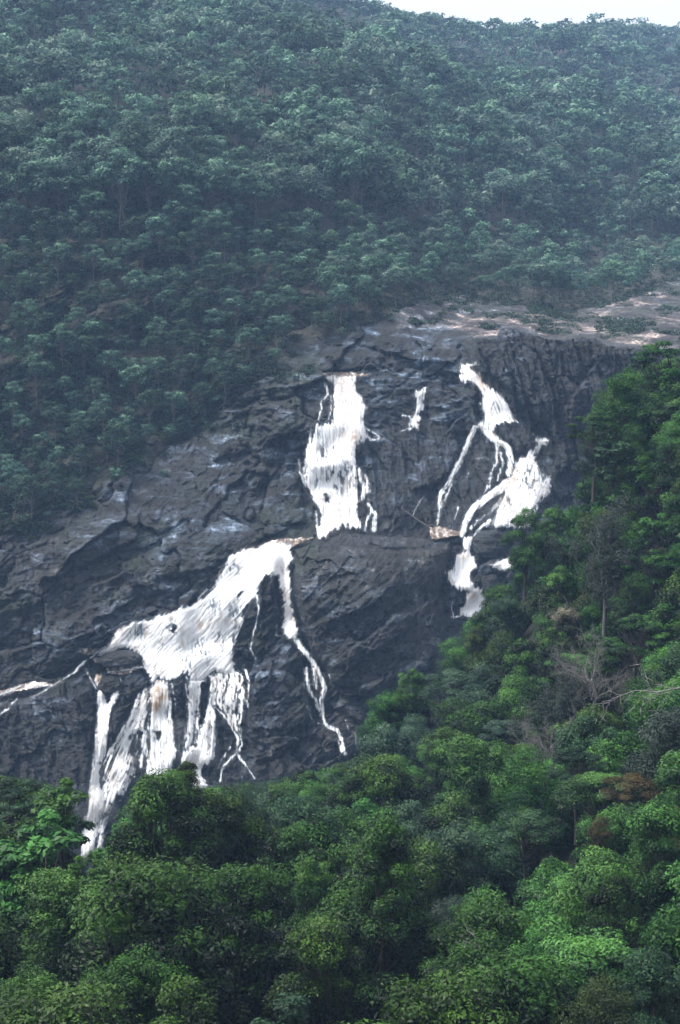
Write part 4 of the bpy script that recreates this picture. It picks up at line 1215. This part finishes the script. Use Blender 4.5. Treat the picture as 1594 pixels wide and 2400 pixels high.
def log_thing(name, label, cat, pts, rads, bark='dead', branches=0, seed=3):
    rng = np.random.default_rng(seed)
    W3 = [np.array([float(q) for q in at(u, v, Y)]) for u, v, Y in pts]
    o0 = W3[0].copy()
    parts = [tube([p - o0 for p in W3], rads, 7)]
    for i in range(branches):
        k = rng.integers(1, len(W3) - 1)
        s = W3[k] - o0 + (W3[k + 1] - W3[k]) * rng.random()
        d = (W3[k + 1] - W3[k]); d = d / np.linalg.norm(d) + rng.normal(size=3) * .6
        d /= np.linalg.norm(d)
        pp = [s]; rr = [rads[k] * .5]
        for j in range(5):
            d = d + rng.normal(size=3) * .25; d /= np.linalg.norm(d)
            pp.append(pp[-1] + d * .45); rr.append(rads[k] * .5 * (1 - .18 * (j + 1)))
            if rng.random() < .7:
                d2 = d + rng.normal(size=3) * .7; d2 /= np.linalg.norm(d2)
                parts.append(tube([pp[-1], pp[-1] + d2 * .4, pp[-1] + d2 * .7 + rng.normal(size=3) * .1], [.03, .022, .012], 4))
        parts.append(tube(pp, rr, 5))
    v, f = join(parts)
    me = make_mesh(name, v, f, None, BARK[bark], True)
    return tag(mesh_obj(name, me, None, tuple(o0)), label, cat)


log_thing('leaning_trunk', 'thin pale leaning trunk under the dull grey-leaved tree at the bottom right', 'tree trunk',
          [(1215, 2365, 92), (1182, 2310, 93), (1160, 2270, 93.5), (1130, 2232, 94), (1100, 2212, 94), (1085, 2203, 94)], [.10, .085, .07, .055, .04, .02], branches=3)
log_thing('dead_branch', 'long bare grey branches reaching in from the right edge of the photo', 'dead branch',
          [(1680, 1600, 134), (1594, 1612, 136), (1540, 1622, 137), (1490, 1618, 138), (1450, 1632, 139), (1425, 1642, 140)], [.07, .055, .045, .035, .026, .015], branches=12, seed=8)
log_thing('fallen_log', 'straight pale log leaning on the dark rock left of the small brown pool', 'log',
          [(1005, 1236, 368.0), (975, 1216, 368.0), (940, 1190, 368.5)], [.2, .17, .12], bark='pale', seed=2)

# --- fillers of the near canopy
SHORT = {}
for row, sh in zip(FEAT, ['big tree before the lower falls', 'small dark top at the falls foot', 'wispy top at the falls foot', 'large-leaved tree at the left', 'blue-green tree at the left edge',
                          'pale treetop below the thin fall', 'dense pointed tree', 'yellow-green tree beside the pointed tree', 'tree right of the biggest foreground tree', 'blue-green crown below the curtains',
                          'broad glossy mid-slope tree', 'grass-green dome', 'rusty tree', 'small rusty crown', 'glossy tree at the right edge', 'grey-leaved tree', 'pale-edged tree low right',
                          'bottom right corner tree', 'olive feathery tree bottom right', 'emerald tree under the fan-shaped fall', 'small tree by the fan-shaped fall', 'upright slope-edge tree',
                          'tree beside the folded rock', 'tree at the slope foot', 'yellow-green tree at the dark wall', 'blue-green tree by the wall', 'spreading tree on the skyline',
                          'topmost right edge tree', 'cream blossom tree', 'layered tree by the blossom tree', 'flat-layered tree by the dome', 'mint tree under the dome', 'sprawling hollow tree',
                          'tree below the chute', 'broad lower left tree', 'broad dark foreground tree', 'broad bottom left tree', 'yellow-tipped bottom tree', 'blue-green tree between broad trees',
                          'dark glossy tree on the right', 'bottom left corner tree']):
    SHORT[sh] = (row[1], row[2])
SHORT['grey leafless tree mid-slope'] = (1395, 1540)
SHORT['bare branches at the right edge'] = (1520, 1620)
SHORT['leaning pale trunk'] = (1160, 2270)
SHORT['high half-bare tree'] = (1420, 1240)
HUE = {'deep': 'dark green', 'emerald': 'fresh green', 'blue': 'blue-green', 'lime': 'yellow-green', 'olive': 'olive', 'grey': 'grey-green', 'rusty': 'rusty', 'gum_dark': 'dull dark green'}
FORM = {'dome1': 'rounded', 'dome2': 'broad rounded', 'dome3': 'tall rounded', 'big': 'massive', 'sparse': 'loose', 'layer': 'layered', 'fine': 'feathery', 'umb': 'flat-topped', 'cone': 'pointed', 'big_leaf': 'large-leaved', 'bush': 'low bushy'}


def where(u, v, taken, first):
    """first + direction + nearest landmark, kept unique"""
    for sh in sorted(SHORT, key=lambda k: math.hypot(SHORT[k][0] - u, SHORT[k][1] - v)):
        du, dv = u - SHORT[sh][0], v - SHORT[sh][1]
        h = 'left of' if du < 0 else 'right of'
        if abs(dv) < .5 * abs(du): w = h
        elif abs(du) < .5 * abs(dv): w = 'above' if dv < 0 else 'below'
        else: w = ('above and ' if dv < 0 else 'below and ') + h
        lb = f'{first} {w} the {sh}'
        if lb not in taken and len(lb.split()) <= 16:
            taken.add(lb)
            return lb
    return first


TAKEN = set()
cand = []
yy = 72.0
while yy < 224:
    xx = -0.215 * yy - 6
    st_ = 5.8 if yy < 135 else 4.8
    while xx < 0.215 * yy + 8:
        cand.append((xx + random.uniform(-1.7, 1.7), yy + random.uniform(-1.6, 1.6), 0))
        xx += st_
    if yy > 120:
        for _ in range(int(.43 * yy / 6 * (2 if yy > 175 else 1))):
            cand.append((random.uniform(-.2, .2) * yy, yy + random.uniform(-2, 2), 1))
    yy += 4.4
cand.sort(key=lambda q: q[1])
zc = canopy_z(np.array([q[0] for q in cand]), np.array([q[1] for q in cand]))
HZU = np.arange(-300, 1900, 10)
HOR = np.full(len(HZU), 2500.0)
feats = sorted([(y_, *q) for q in FEAT for y_ in [q[3]]], key=lambda q: q[0])
n_fill = 0
n_tree = 0
FK = ['dome1', 'dome2', 'dome3', 'big', 'sparse', 'layer', 'fine', 'umb', 'cone', 'big_leaf']
for (x, y, low), z in zip(cand, zc):
    z = float(z) + random.gauss(0, 1.3) + 2.2 * float(fbm(np.array([x / 11.0]), np.array([y / 11.0]), 951, 2)[0])
    right = x > .03 * y
    key = random.choices(FK, [4, 4, 3, 4.5, 1.0, 2.2 if right else .6, 4 if right else 1.2, 1.6 if right else .15, 0, .7])[0]
    s_ = random.uniform(.72, 1.08)
    if y < 118 and random.random() < .45: key = 'big'; s_ = random.uniform(.95, 1.25)
    if low:
        key = random.choice(['bush', 'dome2', 'fine']); s_ = random.uniform(.8, 1.2) if key == 'bush' else random.uniform(.5, .7); z -= random.uniform(2.5, 6)
    r = PR[key]['R'] * s_
    rpx = r * F / y
    u, v = (float(q) for q in proj(x, y, z))
    if not low and any(math.hypot(x - a_, y - b_) < (c_ * .62 + r * .42) for a_, b_, c_ in occupied): continue
    lim = max(nearline(u - rpx * .5), nearline(u + rpx * .5), nearline(u))
    if v < lim + 6:
        dz = (lim + 6 + random.uniform(0, 20) - v) / F * y
        if dz > (16 if low else 6): continue
        z -= dz
        v = lim + 10
    if u < -140 or u > 1740 or v > 2560: continue
    sel = (HZU > u - rpx * .8) & (HZU < u + rpx * .8)
    vis = HOR[sel] - v
    if len(vis) == 0 or np.mean(vis > 16) < .36: continue
    if not low and n_tree >= 258: continue          # nothing of it shows
    if any(y < q[3] and abs(u - q[1]) < (q[4] * .75 + rpx * .5 if q[0] == 'cone' else q[4] * .6) and q[2] - 40 < v < q[2] + q[4] * (2.1 if q[0] == 'cone' else .75) for q in FEAT): continue
    tall = PR[key]['top'] * .45 * s_ * F / y
    HOR[sel] = np.minimum(HOR[sel], v + rpx * .45 * (0.4 + ((HZU[sel] - u) / rpx) ** 2 * 1.2))
    if v > 2170 or u < 1000 and v > 1950:
        lm = random.choices(['deep', 'emerald', 'blue', 'lime', 'olive'], [12, 1.6, .4, .15, .15])[0]
    elif v > 1780 and u < 1000:
        lm = random.choices(['deep', 'blue', 'emerald', 'gum_dark'], [4, 1.2, 2, 1.2])[0]
    elif u < 1230 and 1330 < v < 1990:
        lm = random.choices(['deep', 'gum_dark', 'emerald', 'blue'], [4, 1.5, 3, .8])[0]  # shade of the hollow painted in by favouring dark leaf colours
    elif v < 1330:
        lm = random.choices(['lime', 'olive', 'emerald', 'grey', 'blue', 'deep'], [5, 2.0, 5.0, .5, .3, .3])[0]
    else:
        lm = random.choices(['deep', 'emerald', 'blue', 'lime', 'olive', 'grey', 'rusty'], [3.0, 6.5, 1.2, 1.6, .9, .3, 0])[0]
    size = '' if key in ('big', 'bush') else ('small ' if rpx < 62 else ('large ' if rpx > 135 else ''))
    lb = where(u, v, TAKEN, f'{size}{HUE[lm]} {FORM[key]} tree')
    if low: lb = lb.replace(' tree ', ' bush ', 1)
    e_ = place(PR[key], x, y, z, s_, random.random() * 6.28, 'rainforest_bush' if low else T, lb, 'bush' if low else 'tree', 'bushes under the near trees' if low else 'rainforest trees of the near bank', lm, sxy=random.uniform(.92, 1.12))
    n_tree += not low
    n_fill += 1
print('near fillers', n_fill, n_tree, y)

# ------------------------------------------------------------------ far trees
GUM = [tree_proto('gum', 50 + i, R=3.6 + .3 * (i % 3), H=6.5 + (i % 2), trunk_h=3.6 + .9 * (i % 3), n=20 + 2 * i, rc=1.25, per=85, leaf=.27, kind=['dome', 'umbrella', 'dome', 'dome', 'dome'][i],
                  flat=.68, upw=.7, bark='pale', leafmat='gum', tr=.13, limbs=True, sides=5, tintb=.28) for i in range(5)]
SHRUB = [tree_proto('shrub', 70 + i, R=1.7, H=2.2, trunk_h=.5, n=8, rc=.7, per=55, leaf=.22, kind='dome', bark='brown', leafmat='gum_dark', tr=.06, limbs=True, sides=4) for i in range(3)]

# candidate sites
sites = []
rng = np.random.default_rng(99)
# a jittered lattice in the (x, y) plan of the far side, found through the surface itself
Ucand = rng.uniform(-330, 1930, 60000); Vcand = rng.uniform(-400, 1270, 60000)
okc = (Vcand > np.interp(Ucand, SKY_U, SKY_V)) & (Vcand < vegline(Ucand) - 4 + 55 * fbm(Ucand / 45, Vcand / 60, 905, 3) * (Ucand < 800))
Ucand, Vcand = Ucand[okc], Vcand[okc]
dd = base_depth(Ucand, Vcand)
lo = Vcand > GV0 + 20
dd = np.where(lo, grid_sample(DF, GU0, GV0, GST, Ucand, Vcand), dd)
xs, ys, zs = at(Ucand, Vcand, dd)
zs = zs + relief(xs, ys)
cell = {}
order = rng.permutation(len(xs))
for i in order:
    x, y, z, u, v = xs[i], ys[i], zs[i], Ucand[i], Vcand[i]
    sp = 5.6 if y < 470 else (7.2 if y < 800 else 8.6)
    left = u < 760 and v > 560
    if left: sp = 4.4
    # openness: brown slope at the left has gaps
    if left and fbm(np.array([x / 11]), np.array([z / 7]), 811, 3)[0] > .02 and rng.random() < .8: continue
    key = (int(math.floor(x / 7)), int(math.floor(y / 7)), int(math.floor(z / 7)))
    bad = False
    for a in (-1, 0, 1):
        for b in (-1, 0, 1):
            for c in (-1, 0, 1):
                for (px, py, pz) in cell.get((key[0] + a, key[1] + b, key[2] + c), ()):
                    if (px - x) ** 2 + (py - y) ** 2 + (pz - z) ** 2 < sp * sp: bad = True; break
                if bad: break
            if bad: break
        if bad: break
    if bad: continue
    cell.setdefault(key, []).append((x, y, z))
    sites.append((x, y, z, u, v))
for uu in np.arange(-340, 1960, 5.5):
    for k in range(2):
        u2 = uu + rng.uniform(-3, 3)
        v2 = float(np.interp(u2, SKY_U, SKY_V))
        Y2 = float(base_depth(u2, v2)) + rng.uniform(-4, 26)
        x2, y2, z2 = at(u2, v2, Y2)
        sites.append((float(x2), float(y2), float(z2) + float(relief(np.array([float(x2)]), np.array([float(y2)]))[0]) - rng.uniform(2.5, 6) + (3 if rng.random() < .04 else 0), u2, v2 + 4))
sites.sort(key=lambda q: q[1])
print('far sites', len(sites))


def far_style(u, v, y):
    left = u < 760 and v > 560
    nn = float(fbm(np.array([u / 160]), np.array([v / 90]), 821, 3)[0])
    if left:
        s = rng.uniform(.42, .9)
        lm = 'gum_dark' if rng.random() < .6 else 'gum'
    elif v > 560:
        s = rng.uniform(.6, 1.1); lm = 'gum' if rng.random() < .75 else 'gum_pale'
    elif y < 480:
        s = rng.uniform(1.0, 1.6); lm = rng.choice(['gum', 'gum_pale', 'gum_dark'], p=[.6, .22, .18])
    else:
        s = rng.uniform(1.0, 1.8) * (1 + .35 * nn)
        if v < 110 and u > 700: s *= .6
        pp = min(max(.25 + .5 * nn, .05), .6)
        lm = rng.choice(['gum', 'gum_pale', 'gum_dark'], p=[.4, pp, .6 - pp])
    return s, str(lm)


inframe = [q for q in sites if -20 < q[3] < 1614 and -10 < q[4] < 1300]
indiv = set(id(q) for q in inframe[:300])
rest = [q for q in sites if id(q) not in indiv]
def place_words(u, v):
    hw = 'near left edge' if u < 160 else 'left of centre' if u < 420 else 'left of upper fall' if u < 720 else 'above broad upper fall' if u < 980 else 'above pale flat rocks' if u < 1380 else 'near the right edge'
    vw = 'high' if v < 330 else 'upper-middle' if v < 420 else 'midway' if v < 560 else 'low' if v < 760 else 'lower' if v < 950 else 'lowest'
    return vw, hw


gum_rows = []
for q in inframe[:300]:
    x, y, z, u, v = q
    s, lm = far_style(u, v, y)
    pr = GUM[rng.integers(0, 5)]
    vw, hw = place_words(u, v)
    sz = 'small ' if s < .62 else 'tall ' if s > 1.0 else ''
    cl = {'gum': 'green', 'gum_dark': 'dark green', 'gum_pale': 'pale green'}[lm]
    fm = ['rounded', 'flat-topped', 'clumpy', 'bushy', 'broad'][GUM.index(pr)]
    lb = f'{sz}{cl} {fm} gum tree {vw} on hill, {hw}'
    gp = 'gum trees on the hillside behind the falls'
    gum_rows.append((u, v, s, lm, y, lb, gp))
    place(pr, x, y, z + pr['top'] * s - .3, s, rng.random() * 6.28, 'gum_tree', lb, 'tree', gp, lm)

# the rest of the forest is one mass
low_protos = []
for i in range(6):
    r2 = np.random.default_rng(400 + i)
    C = crown_shape(r2, 3.9, 7, 4.2, 15 + i, 1.2, 'umbrella' if i == 1 else 'dome')
    tb = np.clip(.22 + .14 * r2.normal(size=len(C)) + .45 * (C[:, 2] - 5) / 6, 0, 1)  # crown tops tinted bright and undersides dark, a painted top-lit look
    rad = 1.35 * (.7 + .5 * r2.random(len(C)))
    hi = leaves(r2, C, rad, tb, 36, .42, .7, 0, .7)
    lo_ = leaves(r2, C, rad * 1.05, tb, 14, .68, .7, 0, .7)
    tv, tf = tube([(0, 0, -2), (.1, 0, 4), (0, .2, 9)], [.14, .11, .06], 3)
    low_protos.append((hi, lo_, (tv, tf)))
buckets = {'gum': [], 'gum_pale': [], 'gum_dark': []}
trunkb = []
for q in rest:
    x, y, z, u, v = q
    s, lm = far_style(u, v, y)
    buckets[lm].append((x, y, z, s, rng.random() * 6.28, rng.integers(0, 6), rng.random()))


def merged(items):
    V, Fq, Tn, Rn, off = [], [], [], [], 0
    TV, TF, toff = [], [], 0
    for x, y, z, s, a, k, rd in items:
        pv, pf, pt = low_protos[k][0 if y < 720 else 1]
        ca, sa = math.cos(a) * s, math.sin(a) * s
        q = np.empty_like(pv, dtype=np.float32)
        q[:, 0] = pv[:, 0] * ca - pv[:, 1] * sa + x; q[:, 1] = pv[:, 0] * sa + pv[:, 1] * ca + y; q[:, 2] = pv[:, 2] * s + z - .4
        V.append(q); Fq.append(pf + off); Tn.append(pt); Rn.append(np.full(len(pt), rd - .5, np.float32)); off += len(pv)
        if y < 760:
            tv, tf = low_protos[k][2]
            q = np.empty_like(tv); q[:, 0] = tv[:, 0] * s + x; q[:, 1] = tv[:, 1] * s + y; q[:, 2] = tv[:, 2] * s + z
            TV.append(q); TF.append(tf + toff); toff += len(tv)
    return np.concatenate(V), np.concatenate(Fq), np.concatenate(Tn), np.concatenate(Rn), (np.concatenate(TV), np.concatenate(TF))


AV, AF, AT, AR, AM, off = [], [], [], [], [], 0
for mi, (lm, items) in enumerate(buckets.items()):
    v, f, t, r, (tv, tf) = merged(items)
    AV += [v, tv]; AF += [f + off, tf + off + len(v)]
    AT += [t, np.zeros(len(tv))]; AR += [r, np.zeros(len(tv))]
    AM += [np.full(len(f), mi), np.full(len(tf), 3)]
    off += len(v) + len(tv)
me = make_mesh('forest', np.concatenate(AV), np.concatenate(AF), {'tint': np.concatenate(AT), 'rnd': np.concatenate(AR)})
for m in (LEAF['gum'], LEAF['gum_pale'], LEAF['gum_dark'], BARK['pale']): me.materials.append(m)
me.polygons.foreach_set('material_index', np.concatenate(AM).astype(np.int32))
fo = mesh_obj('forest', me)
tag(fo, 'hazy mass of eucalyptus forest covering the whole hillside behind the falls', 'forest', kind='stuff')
print('forest faces', len(me.polygons))

# scrub and low growth between the trunks: one uncountable mass
NU = 30000
uu = rng.uniform(-200, 1800, NU * 2); vv = rng.uniform(330, 1300, NU * 2)
vg = vegline(uu)
dn_ = fbm(uu / 45, vv / 30, 901, 4)
ok = (vv < vg + 10 + 110 * np.clip(fbm(uu / 60, vv / 40, 903, 4), -.2, 1) * (uu < 800)) & (dn_ > -.28 + .2 * (uu < 760) * (vv > 600))
uu, vv = uu[ok][:NU], vv[ok][:NU]
u3 = rng.uniform(960, 1700, 9000); v3 = rng.uniform(640, 812, 9000)
ok = (v3 > vegline(u3) - 4) & (v3 < rimline(u3) - 5) & (fbm(u3 / 60, v3 / 14, 907, 4) > np.interp(u3, [960, 1150, 1300, 1600], [.34, .18, -.04, -.06]))
uu, vv = np.concatenate([uu, u3[ok]]), np.concatenate([vv, v3[ok]])
dd = np.where(vv > GV0 + 10, grid_sample(DF, GU0, GV0, GST, uu, vv), base_depth(uu, vv))
ux, uy, uz = at(uu, vv, dd)
m = len(ux); K = 16
cen = np.stack([ux, uy - .2, uz + .35], 1)
v_, f_, t_ = leaves(rng, cen, rng.uniform(.5, 1.15, m), np.clip(.2 + .2 * rng.normal(size=m), 0, 1), K, .26, .75, 0, .7)
rr_ = np.repeat(rng.random(m) - .5, K * 4)
me = make_mesh('undergrowth', v_, f_, {'tint': t_, 'rnd': rr_})
for mt in ('gum_dark', 'olive', 'gum'): me.materials.append(LEAF[mt])
me.polygons.foreach_set('material_index', np.repeat(rng.choice([0, 1, 2], m, p=[.6, .22, .18]), K).astype(np.int32))
tag(mesh_obj('undergrowth', me), 'dark scrub and low bushes covering the ground under the gum trees', 'undergrowth', kind='stuff')

# shrubs on the slope, the ledges and the rock shelf
n_s = 0
tries = 0
while n_s < 170 and tries < 6000:
    tries += 1
    u = rng.uniform(-20, 1610); v = rng.uniform(620, 1560)
    dv = v - float(vegline(u))
    if dv < 0 and not (u < 760): continue
    if v > float(nearline(u)) - 20: continue
    pa = float(grid_sample(patch_a, GU0, GV0, GST, u, v)); wt = float(grid_sample(wet, GU0, GV0, GST, u, v))
    if wt > .12: continue
    if dv > 0:
        if dv > 60 and pa < .5: continue
        if rng.random() > (.55 if dv < 60 else .16): continue
        if float(grid_sample(wallr, GU0, GV0, GST, u, v)) > .3: continue
    x, y, z = (float(q) for q in surf(u, v))
    s = rng.uniform(.35, .8) * (1 if dv < 0 else .72)
    pr = SHRUB[rng.integers(0, 3)]
    vw, hw = place_words(u, v)
    if dv < 0: lb, gp = f"{'small' if s < .5 else 'wide'} dark shrub {vw} on brown slope, {hw}", 'shrubs on the left slope'
    elif v < 820: lb, gp = 'low shrub on the pale flat rocks above the dark wall', 'shrubs on the pale rocks'
    else: lb, gp = 'low green shrub rooted on the bare rock ledges beside the falls', 'shrubs on the rock ledges'
    place(pr, x, y - .2, z + pr['top'] * s - .2, s, rng.random() * 6.28, 'shrub', lb, 'shrub', gp, 'gum' if rng.random() < .5 else 'olive')
    n_s += 1
print('shrubs', n_s)

# look-alikes that share a label are told apart by their order in the photo
byl = {}
for o in list(SC.objects):
    if o.parent is None and o.get('label') and o.get('group'):
        byl.setdefault(o['label'], []).append(o)
ORD = ['leftmost', 'second', 'third', 'fourth', 'fifth', 'sixth', 'seventh', 'eighth', 'ninth', 'tenth', 'eleventh', 'twelfth', 'thirteenth', 'fourteenth', 'fifteenth', 'sixteenth', 'seventeenth', 'eighteenth', 'nineteenth', 'twentieth']
for lb, obs in byl.items():
    if len(obs) < 2 or len(obs) > len(ORD) or len(lb.split()) > 13: continue
    obs.sort(key=lambda o: float(proj(*o.location)[0]))
    for i, o in enumerate(obs):
        o['label'] = lb + (', leftmost of its kind' if i == 0 and len(lb.split()) <= 12 else ', ' + ORD[i] + (' from left' if i else ' one'))

# the same forest carries on outside the frame, as one mass
sp_ = []
for i in range(3):
    r3 = np.random.default_rng(600 + i)
    C = crown_shape(r3, 4.2, 11, 2, 46, 1.1, 'multi')
    sp_.append(leaves(r3, C, np.full(len(C), 1.3), np.clip(.3 + .3 * (C[:, 2] - 4) / 9, 0, 1), 42, .30, .85, 0, .4))
VV, FF, TT, RR, off = [], [], [], [], 0
for yy in np.arange(66, 232, 5.6):
    for xx in np.arange(-80, 112, 5.6):
        x = xx + rng.uniform(-2, 2); y = yy + rng.uniform(-2, 2)
        z = float(tps_eval(_sg, _Pg, np.array([x / 60.0]), np.array([y / 60.0]))[0])
        u, v = (float(q) for q in proj(x, y, z))
        s_ = rng.uniform(.75, 1.1)
        if -60 - 4.6 * s_ * F / y < u < 1654 + 4.6 * s_ * F / y: continue
        pv3, pf3, pt3 = sp_[rng.integers(0, 3)]
        a = rng.random() * 6.28; ca, sa = math.cos(a) * s_, math.sin(a) * s_
        q = np.empty_like(pv3, dtype=np.float32)
        q[:, 0] = pv3[:, 0] * ca - pv3[:, 1] * sa + x; q[:, 1] = pv3[:, 0] * sa + pv3[:, 1] * ca + y; q[:, 2] = pv3[:, 2] * s_ + z - 1
        VV.append(q); FF.append(pf3 + off); TT.append(pt3); RR.append(np.full(len(pt3), rng.random() - .5)); off += len(q)
me = make_mesh('rainforest', np.concatenate(VV), np.concatenate(FF), {'tint': np.concatenate(TT), 'rnd': np.concatenate(RR)}, LEAF['emerald'])
tag(mesh_obj('rainforest', me), 'unbroken rainforest of the near bank to either side of the view', 'forest', kind='stuff')
print('side faces', len(me.polygons))

# ------------------------------------------------------------------ spray where the falls land
mm_ = bpy.data.materials.new('spray')
mm_.use_nodes = True
mt_ = mm_.node_tree; mt_.nodes.clear()
pv_ = mt_.nodes.new('ShaderNodeVolumePrincipled')
pv_.inputs['Color'].default_value = (.9, .95, 1, 1); pv_.inputs['Density'].default_value = 0.022
mo_ = mt_.nodes.new('ShaderNodeOutputMaterial'); mt_.links.new(pv_.outputs[0], mo_.inputs['Volume'])
import bmesh
for u_, v_, rx_, rz_, lb in [(790, 1215, 6.0, 3.0, 'faint spray at the foot of the broad upper fall'), (225, 1880, 4.0, 5.5, 'faint spray at the foot of the thin far-left fall'),
                             (400, 1760, 8.0, 4.5, 'faint spray at the foot of the lower drop'), (1180, 1195, 5.0, 3.0, 'faint spray at the foot of the fan-shaped fall')]:
    bm = bmesh.new(); bmesh.ops.create_icosphere(bm, subdivisions=4, radius=1)
    for q in bm.verts:
        n_ = 1 + .25 * math.sin(q.co.x * 4 + q.co.z * 3 + u_) + .15 * math.sin(q.co.z * 7 + q.co.x * 5)
        q.co = (q.co.x * n_ * rx_, q.co.y * n_ * 1.6, q.co.z * n_ * rz_)
    me = bpy.data.meshes.new('spray'); bm.to_mesh(me); bm.free(); me.materials.append(mm_)
    x, y, z = surf(u_, v_)
    tag(mesh_obj('spray', me, None, (float(x), float(y) - 1.8, float(z))), lb, 'spray', kind='stuff')

# ------------------------------------------------------------------ air
import bmesh
bm = bmesh.new()
bmesh.ops.create_cube(bm, size=1)
me = bpy.data.meshes.new('haze')
bm.to_mesh(me); bm.free()
hzm = bpy.data.materials.new('haze')
hzm.use_nodes = True
ht = hzm.node_tree; ht.nodes.clear()
pv = ht.nodes.new('ShaderNodeVolumePrincipled')
pv.inputs['Color'].default_value = (.38, .60, .97, 1)
pv.inputs['Density'].default_value = HAZE
pv.inputs['Anisotropy'].default_value = 0.0
hoo = ht.nodes.new('ShaderNodeOutputMaterial')
ht.links.new(pv.outputs[0], hoo.inputs['Volume'])
me.materials.append(hzm)
hb = mesh_obj('haze', me)
allz = [float(hz.min()), float(zg.min()), float(nz_.min())]
zlo, zhi = min(allz) - 6, float(hz.max()) + 30
ylo, yhi = -40, float(hy.max()) + 30
xh = float(np.abs(hx).max()) + 30
hb.location = (0, (ylo + yhi) / 2, (zlo + zhi) / 2)
hb.scale = (2 * xh, yhi - ylo, zhi - zlo)
tag(hb, 'thin blue air haze between the viewer and the hills', 'haze', kind='stuff')
